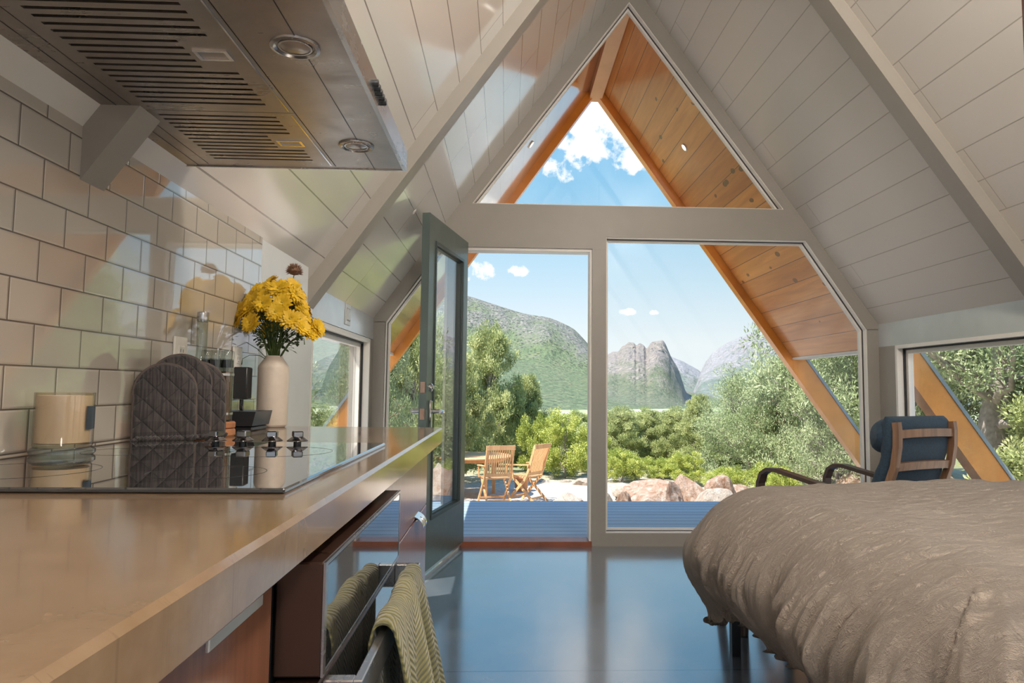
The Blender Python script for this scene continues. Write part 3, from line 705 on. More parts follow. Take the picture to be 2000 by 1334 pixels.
def mitt(lab,loc,rz,tilt,w=.150,h=.200,sc=1.0):
    t=thing('oven_mitt',lab,'oven mitt',loc,rz,'quilted oven mitts beside the cooktop'); t.rotation_euler=(tilt,0,rz)
    a=w/2
    def outline(k,n,inset):
        # dome-topped mitt pad
        u=k/n
        pts=[]
    ol=[]; n=40; hs=h-a
    for k_ in range(8): ol.append((-a*(.98+.02*math.sin(k_/7*PI)),.004+hs*k_/8))
    for k_ in range(n+1):
        w_=PI-PI*k_/n; ol.append((a*math.cos(w_),hs+(h-hs)*math.sin(w_)))
    for k_ in range(8): ol.append((a*(.98+.02*math.sin(k_/7*PI)),.004+hs*(7-k_)/8))
    cx,cz=0,h*.42
    b=MB(); R=[1.0,.985,.94,.8,.55,.25,0.01]; D=[0.002,.008,.0125,.0145,.0155,.016,.016]
    N_=len(ol)
    for sg in (1,-1):
        vs_=[];fs=[]
        for r_,d_ in zip(R,D):
            for (x,z) in ol: vs_.append((cx+(x-cx)*r_,-sg*d_*sc,cz+(z-cz)*r_))
        for i in range(len(R)-1):
            for k_ in range(N_): fs.append((i*N_+k_,i*N_+(k_+1)%N_,(i+1)*N_+(k_+1)%N_,(i+1)*N_+k_))
        b.add(vs_,fs)
    b.build('padded_body',m_mitt,t,smooth='all')
    b=MB(); b.tube([(x,0,z) for x,z in ol],.0042,7,False); b.build('binding',m_mittedge,t,smooth='all')
    b=MB()
    for i in range(15):
        x=-a+ (i+.5)*w/15; b.tube([(x-.006,-.012,.004),(x,-.016,.009),(x+.006,-.012,.014)],.0040,6)
    b.build('braided_hem',m_mitt,t,smooth='all')
    return t
mitt('front quilted dark striped oven mitt standing beside the cooktop',(-.765,1.655,CZ+.001),.62,-.05,.128,.176)
mitt('taller quilted oven mitt leaning behind the front one',(-.747,1.690,CZ+.001),.66,-.05,.132,.198)
mitt('rearmost oven mitt edge peeking out on the right of the pair',(-.722,1.725,CZ+.001),.72,-.04,.124,.182)
# spice carousel
sp=thing('spice_rack','round wooden spice rack base with a metal ring beside the oven mitts','rack',(-.745,1.885,CZ)); sp.scale=(.8,.8,1)
cork=grain('turned_wood',(.30,.12,.05),(.48,.22,.10),(1,0,0),.55,35)
MB().lathe([(.058,0),(.062,.004),(.062,.016),(.060,.019),(.056,.020)],40).build('lower_disc',cork,sp,smooth=True)
MB().lathe([(.056,.020),(.061,.023),(.062,.034),(.058,.038)],40).build('upper_disc',cork,sp,smooth=True)
b=MB()
for z in (.055,.155):
    b.frame([(.052*math.cos(k*PI/16),.052*math.sin(k*PI/16)) for k in range(32)],[(.0505*math.cos(k*PI/16),.0505*math.sin(k*PI/16)) for k in range(32)],'z',z,z+.006)
b.tube([(0,0,.036),(0,0,.225)],.003,8); b.build('wire_ring',m_steel2,sp)
fills=[('dark peppercorns',(.05,.032,.025)),('yellow powder',(.70,.42,.03)),('brown seeds',(.16,.075,.03)),('dark cloves',(.08,.045,.03)),('red brown spice',(.22,.07,.03)),('dried green herbs',(.10,.10,.04))]
for i,(nm,c_) in enumerate(fills):
    a=-2.4+i*2*PI/6; x,y=-.745+.0285*math.cos(a),1.885+.0285*math.sin(a)
    j=thing('spice_jar','slim glass spice tube filled with %s in the round rack'%nm,'jar',(x,y,CZ+.038),0,'spice tubes in the round rack'); j.scale=(1,1,1.08)
    MB().lathe([(.0,.0005),(.0125,.0005),(.0135,.003),(.0135,.150),(.0118,.150),(.0118,.004),(.0,.004)],22,caps=False).build('glass_tube',m_jarglass,j,smooth=True)
    s_=simple('spice_'+nm.replace(' ','_'),c_,.9,var=.45,scale=260,bump=.6,bscale=400)
    MB().lathe([(.0,.005),(.0112,.005),(.0112,.118),(.0,.119)],18,caps=False).build('spice_fill',s_,j,smooth=True)
    MB().lathe([(.0121,.128),(.0121,.146)],22).build('stopper',m_black,j,smooth=True)
    MB().lathe([(.0140,.1505),(.0140,.166),(.0125,.168),(.0,.168)],22,caps=False).build('screw_cap',m_jarglass,j,smooth=True)
bt=thing('glass_bottle','tall slim clear bottle standing behind the spice rack','bottle',(-.812,1.945,CZ)); bt.scale=(.8,.8,1.14)
MB().lathe([(.0,0),(.026,.0),(.0275,.004),(.0275,.15),(.0195,.175),(.0170,.19),(.0170,.262),(.0185,.264),(.0185,.268),(.0165,.268),(.0155,.19),(.0255,.146),(.0255,.006),(.0,.006)],28,caps=False).build('bottle_glass',m_jarglass,bt,smooth=True)
MB().lathe([(.0160,.262),(.0182,.268),(.0188,.283),(.0178,.285)],22).build('bottle_cap',m_steel2,bt,smooth=True)
# black speaker-like charger box, adapter and cable
t=thing('black_box','small black two-tier electronic box on the worktop by the vase','box',(-.772,2.165,CZ),.0)
MB().bbox(-.043,.047,-.065,.065,0,.013,.003).build('base',m_black,t,smooth=True)
b=MB(); b.prism([(-.045,.0145),(.049,.0145),(.058,.056),(-.050,.056)],'y',-.072,.075); b.build('lid',m_black,t)
t=thing('power_adapter','black plug-in power adapter hanging from the right outlet','adapter',(XK+.009,2.25,1.05))
MB().bbox(0,.042,-.024,.022,-.046,.052,.003).build('housing',m_black,t,smooth=True)
MB().lathe([(.006,-.078),(.006,-.047)],12,(.020,-.002)).build('connector',m_black,t,smooth=True)
cb=MB().tube([(XK+.029,2.248,.973),(XK+.028,2.245,.952),(XK+.03,2.24,.938),(XK+.035,2.22,.955),(XK+.045,2.205,.985),(XK+.05,2.195,.988),(XK+.055,2.185,.972)],.0026,8).build('power_cable',m_black,smooth='all'); tag(cb,'thin black cable from the adapter down to the black box','cable')
# vase with flowers
VX,VY=-.742,2.325
vm=simple('speckled_stoneware',(.58,.50,.42),.42,var=.05,scale=60)
t=thing('vase','pale stoneware bottle-shaped vase on the worktop end','vase',(VX,VY,CZ))
MB().lathe([(.0,0.001),(.041,0.001),(.0425,.003),(.0425,.005),(.0460,.006),(.0472,.012),(.0472,.186),(.0455,.194),(.030,.216),(.0265,.222),(.0262,.226),(.0235,.226),(.0235,.216),(.0,.20)],48,caps=False).build('vase_body',vm,t,smooth=True)
m_stem=simple('flower_stem',(.10,.16,.035),.6); m_leafd=simple('dark_leaf',(.06,.10,.03),.6,var=.3)
m_petal=simple('yellow_petal',(.74,.46,.012),.55,var=.12,scale=40,Subsurface_Weight=.0); m_core=simple('flower_centre',(.42,.30,.02),.7)
m_seed=simple('dry_seed_head',(.19,.10,.06),.9,var=.4,scale=200)
rs=random.Random(11); flowers=[]
tries=0
while len(flowers)<52 and tries<4000:
    tries+=1
    a=rs.uniform(0,2*PI); r=.135*math.sqrt(rs.random()); x,y=r*math.cos(a)*1.0,r*math.sin(a)*.85
    z=.465-6.5*r*r+rs.uniform(-.03,.010)-(.035 if (x>.09) else 0)
    if all((x-p[0])**2+(y-p[1])**2+(z-p[2])**2>.027**2 for p in flowers): flowers.append((x,y,z))
def bloom(parent,x,y,z,R=.028,seed=0):
    rs=random.Random(seed); d=Vector((x*9.0+rs.uniform(-.3,.3),y*9.0-.35+rs.uniform(-.3,.3),.42)).normalized(); q=Vector((0,0,1)).rotation_difference(d).to_matrix()
    b=MB()
    for ring,(n,el,ln) in enumerate(((20,.0,1.0),(18,.32,.9),(15,.68,.7),(10,1.05,.45))):
        for k_ in range(n):
            w=2*PI*(k_+.5*ring+rs.uniform(-.25,.25))/n; e=el+rs.uniform(-.14,.14); L_=R*ln*rs.uniform(.88,1.12); hw=.0026
            u=Vector((math.cos(w),math.sin(w),0)); v_=Vector((-math.sin(w),math.cos(w),0)); o_=Vector((0,0,1))
            def pt(t,s): return q@(u*(L_*t*math.cos(e*(1-.5*t)))+o_*(L_*t*math.sin(e)*(1-.35*t)+.0)+v_*s*hw*(.55+1.0*math.sin(min(1,t*1.05)*PI*.78)))+Vector((x,y,z))
            ps=[]
            for t_ in (.08,.5,.85): ps+= [pt(t_,-1),pt(t_,1)]
            ps.append(pt(1.0,0)); b.add(ps,[(0,1,3,2),(2,3,5,4),(4,5,6)])
    o=b.build('petals',m_petal,parent)
    c_=MB().lathe([(.0,-.004),(.006,-.003),(.0065,.002),(.004,.005),(.0,.006)],12,caps=False).rot(q); c_.v=[tuple(Vector(v)+Vector((x,y,z))) for v in c_.v]; c_.build('flower_centre',m_core,o,smooth='all')
for i,(x,y,z) in enumerate(flowers):
    x0,y0=VX,VY
    where='right' if x>.05 else ('left' if x<-.05 else 'middle')
    fl=thing('chrysanthemum','yellow chrysanthemum in the pale vase','flower',(VX,VY,CZ),0,'yellow chrysanthemums in the pale vase')
    a=rs.uniform(0,6.28); rr=rs.uniform(0,.016)
    b=MB(); p0=Vector((rr*math.cos(a),rr*math.sin(a),.20)); p1=Vector((x,y,z-.004)); mid=(p0+p1)/2+Vector((-x*.12,-y*.12,.02))
    b.tube([p0,p0.lerp(mid,.5)+Vector((0,0,.004)),mid,mid.lerp(p1,.5)+Vector((x*.03,y*.03,.004)),p1],.0014,6); b.build('stem',m_stem,fl,smooth='all')
    bloom(fl,x,y,z,rs.uniform(.029,.037),i)
    lv=MB()
    for _ in range(7):
        t_=rs.uniform(.30,.92); p=p0.lerp(p1,t_)+Vector((-x*.06,-y*.06,.012)); a2=rs.uniform(0,6.28); L_=rs.uniform(.018,.036); dirv=Vector((math.cos(a2),math.sin(a2),rs.uniform(-.5,.6))).normalized(); sd_=dirv.cross(Vector((0,0,1))).normalized()
        v_=[p,p+dirv*L_*.35+sd_*L_*.22,p+dirv*L_*.5+sd_*L_*.08,p+dirv*L_*.75+sd_*L_*.18,p+dirv*L_+Vector((0,0,-.004)),p+dirv*L_*.75-sd_*L_*.18,p+dirv*L_*.5-sd_*L_*.08,p+dirv*L_*.35-sd_*L_*.22]
        lv.add(v_,[(0,1,2,7),(2,3,4,5),(2,5,6,7)] )
    lv.build('leaves',m_leafd,fl)
fl=thing('dried_seed_head','round brown dried flower head standing above the yellow bouquet','flower',(VX,VY,CZ))
MB().tube([(.0,.01,.20),(.01,.03,.3),(.04,.05,.50)],.0015,6).build('stem',m_stem,fl)
b=MB(); rs=random.Random(5)
for _ in range(420):
    z_=rs.uniform(-.35,1); a=rs.uniform(0,6.28); r_=math.sqrt(max(0,1-z_*z_)); d_=Vector((r_*math.cos(a),r_*math.sin(a),z_)); c_=Vector((.04,.05,.507)); s_=d_.orthogonal().normalized()*.0016
    b.add([c_+d_*.014-s_,c_+d_*.014+s_,c_+d_*rs.uniform(.027,.032)],[(0,1,2)])
b.lathe([(.0,.494),(.014,.498),(.022,.508),(.014,.525),(.0,.528)],14,(.04,.05),caps=False); b.build('seed_head',m_seed,fl)
for (x,y,z,sd_) in ((-.115,.03,.27,1),(.10,-.05,.29,2),(-.07,-.06,.225,3)):
    fl=thing('drooping_sprig',{1:'thin wilted sprig leaning out to the left of the pale vase',2:'thin wilted sprig leaning out to the right of the pale vase',3:'short wilted sprig at the front of the pale vase neck'}[sd_],'flower',(VX,VY,CZ))
    MB().tube([(x*.1,y*.1,.205),(x*.5,y*.5,.205+(z-.205)*.5+.01),(x*.85,y*.85,z),(x*1.08,y*1.08,z-.012),(x*1.1,y*1.1,z-.03)],[.0012,.0012,.001,.001,.0018],6).build('stem',m_leafd,fl,smooth='all')
# ================================================================== bed
def duvet_mat():
    s=NT('crinkled_taupe_linen'); o=s.obj(); n1=s.noise(o,3,5); n2=s.noise(o,300,2)
    m=s.n('ShaderNodeMapping'); s.l(o,m.inputs['Vector']); m.inputs['Scale'].default_value=(11,34,8); m.inputs['Rotation'].default_value=(0,0,.25)
    r1=s.noise(m.outputs[0],1.0,7,.66,.8); r2=s.noise(o,22,6,.7,1.2)
    rid=s.math('ABSOLUTE',s.math('SUBTRACT',r1,.5)); rid=s.math('POWER',s.math('MULTIPLY',rid,6.0,clamp=True),.6)
    rid2=s.math('POWER',s.math('MULTIPLY',s.math('ABSOLUTE',s.math('SUBTRACT',r2,.5)),6.0,clamp=True),.6)
    col=s.mix(n1,(.47,.385,.315),(.56,.47,.395)); col=s.mix(s.math('MULTIPLY',n2,.25),col,(.33,.27,.22))
    h=s.math('ADD',rid,s.math('MULTIPLY',rid2,.7))
    return s.pbr(col,.82,0,s.bump(h,1.0,.010),Sheen_Weight=.25,Sheen_Roughness=.4)
m_duvet=duvet_mat(); m_denim=simple('dark_blue_sheet',(.045,.065,.095),.9,var=.3,scale=30,bump=.4,bscale=400)
bd=thing('bed','bed with black metal frame under the taupe duvet','bed',(1.7,2.05,FZ))
bx0,bx1,by0,by1=.885-1.7,2.44-1.7,1.33-2.05,2.85-2.05
for x,y in ((bx0,by1),(bx1,by1),(bx0,by0),(bx1,by0),((bx0+bx1)/2,by1),((bx0+bx1)/2,by0)):
    xx=min(max(x,bx0),bx1-.035); yy=y-.035 if y>0 else y
    MB().box(xx,xx+.034,yy,yy+.034,0,.235).build('leg',m_metalblack,bd)
MB().frame([(bx0,by0),(bx1,by0),(bx1,by1),(bx0,by1)],[(bx0+.03,by0+.03),(bx1-.03,by0+.03),(bx1-.03,by1-.03),(bx0+.03,by1-.03)],'z',.215,.245).box(bx0+.05,bx0+.075,by0+.06,by1-.2,.19,.215).build('frame',m_metalblack,bd)
b=MB(); b.bbox(bx0+.045,bx1,by0+.05,by1-.05,.25,.52,.05); b.build('mattress',m_denim,bd,smooth=True)
# duvet: a cloth draped over the mattress
nx,ny=420,460
ix0,ix1=.985,2.47; iy0,iy1=1.43,2.63; ZT=.700
over=.665
P_=np.linspace(ix0-over,ix1,nx); Q_=np.linspace(iy0-over,iy1+over*.95,ny)
PP,QQ=np.meshgrid(P_,Q_,indexing='ij')
cx=np.clip(PP,ix0,ix1); cy=np.clip(QQ,iy0,iy1); ex=PP-cx; ey=QQ-cy; t=np.hypot(ex,ey); tt=np.maximum(t,1e-6)
# shorten corners: circular hem
lim=over*.96
t=np.minimum(t,lim+ (t-lim)*0.0*(t>lim)); 
nxv=ex/tt; nyv=ey/tt
r=.17; arc=r*PI/2
a_=np.clip(t/r,0,PI/2); s_=np.clip((t-arc)/(lim-arc),0,1)
outw=r*np.sin(a_)*.75; dn=r*(1-np.cos(a_))*1.02+np.maximum(0,t-arc)*.80
q_=np.clip(t/lim,0,1); puff=.17*np.sin(PI*np.clip(q_*1.02,0,1)**1.25)**1.2*(.75+.4*vnoise(cx*2+5,cy*2+2)) ; outw=outw+puff-.03*q_**3
# perimeter coordinate for folds
per=cy*1.0-cx*1.0+np.arctan2(nyv,-nxv)*.16
dr_=np.clip(t/ (arc*1.25),0,1)**1.3
def rid(x): return 1-np.abs(2*x-1)
ph=per*1.0
f1=rid(vnoise(per*9+3+.9*t,t*1.0+1)); f2=rid(vnoise(per*24+11-1.6*t,t*1.8+4)); f3=rid(vnoise(per*55+2.+3*t,t*3.4+8))
fold=(f1-.55)*.062+(f2-.5)*.050+(f3-.5)*.019
outw=outw+dr_*fold*(t>0)
topn=(fbm(PP*2.2+1,QQ*2.0+5,4)-.5)*.034+(rid(vnoise(PP*9+QQ*3.5,QQ*7.5-PP*3))-.5)*.009*(.35+vnoise(PP*2,QQ*2))+(rid(fbm(PP*21+QQ*11,QQ*19-PP*9,3))-.5)*.004
crown=.020*np.sin(np.clip((cx-ix0)/.9,0,1)*PI/2)
corner=np.exp(-(((cx-ix0)/.12)**2+((cy-iy1)/.12)**2))*np.exp(-((np.arctan2(nyv,-nxv)-.55)/.45)**2)*(t>0); outw=outw+corner*s_**1.5*.10; X=cx+nxv*outw; Y=cy+nyv*outw; Z=ZT+crown+topn*(1-.4*dr_)-dn
# hem: lifts on the long foot side, droops at the far left corner
hem=s_**2
corner=np.exp(-(((cx-ix0)/.12)**2+((cy-iy1)/.12)**2))*np.exp(-((np.arctan2(nyv,-nxv)-.55)/.55)**2)*(t>0)
Z=Z+hem*(.02+.05*(vnoise(per*4+9,per*0+3)-.5))-hem*corner*.07
foot=(np.abs(nyv)<.6)&(nxv<0)
sag=.05*np.clip((2.35-cy)/.9,0,1)*dr_*foot; X=X+sag*.6
Z=np.maximum(Z,FZ+.06)
V=np.stack([X,Y,Z],-1).reshape(-1,3)
I=np.arange(nx*ny).reshape(nx,ny)
F=np.stack([I[:-1,:-1],I[1:,:-1],I[1:,1:],I[:-1,1:]],-1).reshape(-1,4)
keep=(np.hypot(ex,ey)<lim*1.35).reshape(-1)
F=F[keep[F].all(1)]
du=npmesh('duvet',V,F,m_duvet,smooth=True); m=du.modifiers.new('thick','SOLIDIFY'); m.thickness=.012; m.offset=-1
tag(du,'rumpled taupe linen duvet draped over the bed','duvet')
# footstool hidden behind the duvet, its legs showing
fs=thing('footstool','dark wooden footstool with splayed legs behind the foot of the bed','stool',(1.17,3.22,FZ))
for x,y,ux,uy in ((-.135,-.12,-.05,-.09),(-.15,.06,-.06,.05),(.14,-.13,.04,-.07),(.14,.12,.04,.06)):
    MB().tube([(x+ux*.55,y+uy*.55,.0),(x,y,.34)],[.020,.024],10).build('leg',m_darkwood,fs,smooth=True)
MB().bbox(-.2,.2,-.18,.18,.34,.39,.02).build('seat',m_darkwood,fs,smooth=True)
# ================================================================== armchair (bentwood frame, blue cushion)
m_blue=simple('blue_grey_cushion',(.022,.048,.078),.9,var=.3,scale=90,bump=.35,bscale=500,Sheen_Weight=.1)
ac=thing('armchair','bentwood lounge chair with dark blue cushion seen from behind','armchair',(1.99,3.90,FZ),.45); ac.scale=(1,1,.965)
# local +y = forward
stile=[(0,-.34,.905),(0,-.345,.86),(0,-.342,.78),(0,-.325,.68),(0,-.28,.56),(0,-.21,.46),(0,-.10,.39),(0,.05,.375),(0,.20,.39),(0,.33,.41)]
for x in (-.225,.225):
    MB().bar([(x,p[1],p[2]) for p in stile],.030,.034,(1,0,0)).build('back_stile',m_walnut2,ac)
def slat(y,z,h,tilt):
    b=MB(); b.bar([(-.212,y,z),(-.1,y-.006,z+.004),(0,y-.008,z+.005),(.1,y-.006,z+.004),(.212,y,z)],.018,h,(0,1,tilt)); return b.build('back_slat',m_walnut2,ac)
slat(-.345,.845,.042,0); slat(-.322,.675,.042,.2); slat(-.225,.475,.042,.6)
MB().bar([(-.212,.10,.37),(.212,.10,.37)],.04,.02,(0,1,0)).bar([(-.212,.32,.40),(.212,.32,.40)],.04,.02,(0,1,0)).build('seat_slat',m_walnut2,ac)
for x in (-.285,.285):
    arm=[(x,-.42,.02),(x,-.30,.015),(x,.25,.015),(x,.40,.03),(x,.47,.09),(x,.50,.20),(x,.515,.40),(x,.51,.50),(x,.485,.560),(x,.44,.587),(x,.38,.590),(x,.20,.560),(x,-.05,.520),(x,-.24,.500)]
    MB().bar(arm,.055,.022,(1,0,0)).build('armrest',m_darkwood,ac)
    MB().bar([(x,-.24,.50),(x,-.30,.30),(x,-.36,.03)],.05,.022,(1,0,0)).build('leg',m_darkwood,ac)
MB().tube([(-.285,-.22,.42),(.285,-.22,.42)],.012,8).tube([(-.285,.30,.36),(.285,.30,.36)],.012,8).build('cross_rod',m_darkwood,ac)
def cushion():
    b=MB(); path=[(y+(.052 if z>.5 else .03),z+.028) for _,y,z in stile]
    n=26; m_=20
    pts=[]
    L_=len(path)
    def at(u):
        f=u*(L_-1); i=min(int(f),L_-2); k_=f-i; return Vector((0,path[i][0]*(1-k_)+path[i+1][0]*k_,path[i][1]*(1-k_)+path[i+1][1]*k_))
    def P(i,j):
        u=i/(n-1); w=2*PI*j/m_; c_=at(u); t_=(at(min(1,u+.02))-at(max(0,u-.02))).normalized(); nn=Vector((0,-t_.z,t_.y)); 
        if nn.y<0 and u<.5: nn=-nn
        if nn.z<0 and u>=.5: nn=-nn
        e=max(0.02,min(1,min(u,1-u)*14))**.5
        pinch=1-.10*math.exp(-((u-.34)/.02)**2)
        return c_+Vector((1,0,0))*.245*math.copysign(abs(math.cos(w))**.35,math.cos(w))*(.97+.03*e)*pinch+nn*.046*e*math.copysign(abs(math.sin(w))**.7,math.sin(w))*pinch
    b.grid(P,n,m_+1); return b
cushion().build('seat_cushion',m_blue,ac,smooth='all')
b=MB()
def HR(i,j):
    w=2*PI*j/18; u=-1+2*i/16; e=(1-abs(u)**5)**.4 if abs(u)<1 else 0
    return (.262*u*(.96+.04*e),-.248+.078*e*math.copysign(abs(math.cos(w))**.8,math.cos(w)),.828+.098*e*math.copysign(abs(math.sin(w))**.8,math.sin(w))-.01*math.cos(w))
b.grid(HR,17,19); b.build('head_cushion',m_blue,ac,smooth='all')
# ================================================================== unseen globe lamps behind and above the viewer, added as interior fill
m_fill=NT('fill_lamp_glow'); e_=m_fill.n('ShaderNodeEmission'); e_.inputs[0].default_value=(*FILL_COL,1); e_.inputs[1].default_value=FILL_W/(4*PI*PI*.15**2); m_fill.l(e_.outputs[0],m_fill.out.inputs[0]); m_fill=m_fill.m
for i,(x,y,z,pw) in enumerate(((XC,-2.1,2.7,1.5),(XC+.2,-.5,2.75,.6),(XC+.25,1.35,3.0,1.15))):
    t=thing('fill_lamp','unseen globe lamp added for fill light, hung from the ridge '+('near the rear opening','above the kitchen end','above the bed')[i],'lamp',(x,y,z))
    MB().tube([(0,0,.16),(0,0,APEX-z-(0.06))],.005,8).build('cord',m_black,t)
    MB().lathe([(.0,.19),(.05,.18),(.06,.13),(.05,.125)],24,caps=False).build('fill_lamp_cap',m_steel,t,smooth=True)
    rg=.15*math.sqrt(pw); MB().lathe([(rg*math.sin(PI*k_/18),-rg*math.cos(PI*k_/18)+.13-rg) for k_ in range(19)],32,caps=False).build('fill_globe',m_fill,t,smooth='all')
# ================================================================== outside ground
def ground_mat():
    s=NT('pale_gravel'); o=s.obj(); vo=s.n('ShaderNodeTexVoronoi'); s.l(o,vo.inputs['Vector']); vo.inputs['Scale'].default_value=18
    n=s.noise(o,1.1,6); n2=s.noise(o,.25,4)
    col=s.mix(vo.outputs['Color'],(.42,.34,.28),(.64,.57,.49)); col=s.mix(n,col,(.58,.50,.42))
    g=s.math('MULTIPLY_ADD',s.math('ADD',s.vec('DOT_PRODUCT',o,(0,1,0)),s.math('MULTIPLY',n,5.0)),.3,-5.1,clamp=True)
    col=s.mix(g,col,s.mix(n,(.16,.19,.07),(.30,.28,.14)))
    return s.pbr(col,.95,0,s.bump(s.math('ADD',vo.outputs['Distance'],n),.8,.03))
m_ground=ground_mat()
def gz(x,y):
    x=np.asarray(x,float); y=np.asarray(y,float)
    d=np.clip(y-17,0,None)
    return -.90-.095*np.clip(y-17,0,40)-.03*np.clip(y-57,0,330)+.10*(fbm(x*.3+50,y*.3+50,4)-.5)+.35*np.clip((np.abs(x-1)-6)/8,0,1)*np.exp(-((y-8)/14)**2)
gx=np.concatenate([np.linspace(-60,-14,24)[:-1],np.linspace(-14,16,110),np.linspace(16,80,24)[1:]]); gy=np.concatenate([np.linspace(-30,5,14)[:-1],np.linspace(5,26,90),np.linspace(26,420,60)[1:]])
GX,GY=np.meshgrid(gx,gy,indexing='ij')
fan=1+np.clip((GY-26)/60,0,8); GXf=GX*fan
V=np.stack([GXf,GY,gz(GX,GY)],-1).reshape(-1,3); I=np.arange(V.shape[0]).reshape(len(gx),len(gy))
F=np.stack([I[:-1,:-1],I[1:,:-1],I[1:,1:],I[:-1,1:]],-1).reshape(-1,4)
o=npmesh('ground',V,F,m_ground,smooth=True); struct(o)
# ---- distant valley floor and mountains; slight haze put into the mountain colours
def mount_mat(name,green,rock,rock2,treeline=.5,gs=.02,greenup=.5,bw=.45):
    s=NT(name); o=s.obj(); g=s.n('ShaderNodeNewGeometry'); nz=s.vec('DOT_PRODUCT',g.outputs['Normal'],(0,0,1))
    n1=s.noise(o,gs,8,.6,.3); n2=s.noise(o,gs*7,7,.65); n3=s.noise(o,gs*2.2,4)
    at=s.n('ShaderNodeAttribute',attribute_name='rock'); rk=at.outputs['Fac']
    rockc=s.mix(s.math('MULTIPLY_ADD',n2,3.0,-1.0,clamp=True),rock,rock2)
    gr=s.mix(s.math('MULTIPLY_ADD',n2,4.0,-1.6,clamp=True),green,tuple(x*.62 for x in green))
    gr=s.mix(s.math('MULTIPLY_ADD',n3,4.0,-1.9,clamp=True),gr,(green[0]*1.25,green[1]*1.05,green[2]*1.1))
    f=s.math('ADD',rk,s.math('MULTIPLY_ADD',n1,1.8,-.9)); f=s.math('ADD',f,s.math('MULTIPLY_ADD',n2,.8,-.4)); f=s.math('MULTIPLY_ADD',f,2.4,-.7,clamp=True)
    col=s.mix(f,gr,rockc)
    # scattered conifers as dark specks
    vo=s.n('ShaderNodeTexVoronoi'); s.l(o,vo.inputs['Vector']); vo.inputs['Scale'].default_value=gs*6.5
    sp_=s.math('LESS_THAN',vo.outputs['Distance'],s.math('MULTIPLY',n3,treeline)); col=s.mix(s.math('MULTIPLY',sp_,.75),col,(.06,.095,.06))
    return s.pbr(col,.95,0,s.bump(s.math('ADD',n2,s.math('MULTIPLY',n1,2.0)),1.0,2.2/gs*.10))
def ridge(name,label,pts,dist,foot,zfoot,mat,power,rough,ncol=420,nrow=110,cliff=.55,seed=0,depth=.55,kind=None,rib=1.0):
    px=np.array([p[0] for p in pts],float); py=np.array([p[1] for p in pts],float)
    az=(np.linspace(px[0],px[-1],ncol)-988)/1400.; hh=np.interp(np.linspace(px[0],px[-1],ncol),px,py)
    el=(758-hh)/1400.
    el=el+rough*.35*(fbm(az*90+seed,az*0+3,5)-.5)*(.4+el*6)*.22
    v=np.concatenate([np.linspace(0,1,nrow),1+np.linspace(.02,.5,14)])
    A,Vv=np.meshgrid(az,v,indexing='ij'); E=np.repeat(el[:,None],len(v),1)
    Y=foot+(dist-foot)*Vv; 
    el=np.convolve(np.pad(el,4,mode='edge'),np.ones(9)/9,mode='valid')
    vv=np.clip(Vv,0,1)
    k9=np.ones(61)/61; Es=np.convolve(np.pad(el,30,mode='edge'),k9,mode='valid'); lo_=np.minimum(Es,el)[:,None]
    wv=np.clip((vv-.72)/.28,0,1)**1.2; E=lo_*(1-wv)+el[:,None]*wv
    zr=1.045+E*dist
    # lower talus, upper cliffs
    wob=.14*(fbm(A*14+seed,A*0+seed,4)-.5)
    c0=np.clip(cliff+wob,.25,.95)
    tal=vv**power
    stp=1/(1+np.exp(-(vv-c0)*22)); prof=.56*tal+.44*stp*np.clip(vv/c0,0,1); prof=prof/np.maximum(prof[:,nrow-1:nrow],1e-3)
    H=zfoot+(zr-zfoot)*prof
    amp=rough*(zr-zfoot)*np.clip(vv*1.4,0,1)*np.clip((1.02-vv)*9,.0,1)
    X=A*Y
    k_=70/ dist*12
    n_=fbm(X/dist*26+seed,Y/dist*18+seed,6)-.5
    r_=1-2*np.abs(fbm(A*70*rib+seed+3*n_,Vv*3.0+seed,5)-.5)-.75
    H=H+amp*(n_*.34+r_*.42*stp)
    Y2=Y-amp*r_*.9*stp
    X=A*Y2*(1.0)
    H=np.where(Vv>1,zfoot+(zr-zfoot)*np.clip(1-(Vv-1)*1.6,0,1),H)
    Vx=np.stack([X,Y2,H],-1).reshape(-1,3); I=np.arange(Vx.shape[0]).reshape(len(az),len(v))
    F=np.stack([I[:-1,:-1],I[1:,:-1],I[1:,1:],I[:-1,1:]],-1).reshape(-1,4)
    o=npmesh(name,Vx,F,mat,smooth=True)
    gy_=np.gradient(H,axis=1)/np.maximum(np.gradient(Y,axis=1),1e-3)
    rk=np.clip(stp*.75+np.clip(np.abs(gy_)-.5,0,1)*.5+ .15*(n_),0,1)
    at=o.data.attributes.new('rock','FLOAT','POINT'); at.data.foreach_set('value',rk.astype(np.float32).ravel())
    return tag(o,label,'mountain')
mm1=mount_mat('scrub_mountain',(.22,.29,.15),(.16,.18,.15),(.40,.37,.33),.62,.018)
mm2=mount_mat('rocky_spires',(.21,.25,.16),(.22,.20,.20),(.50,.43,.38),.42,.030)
mm3=mount_mat('hazed_cliffs',(.24,.30,.26),(.27,.28,.31),(.50,.47,.48),.25,.016)
m_meadow=None
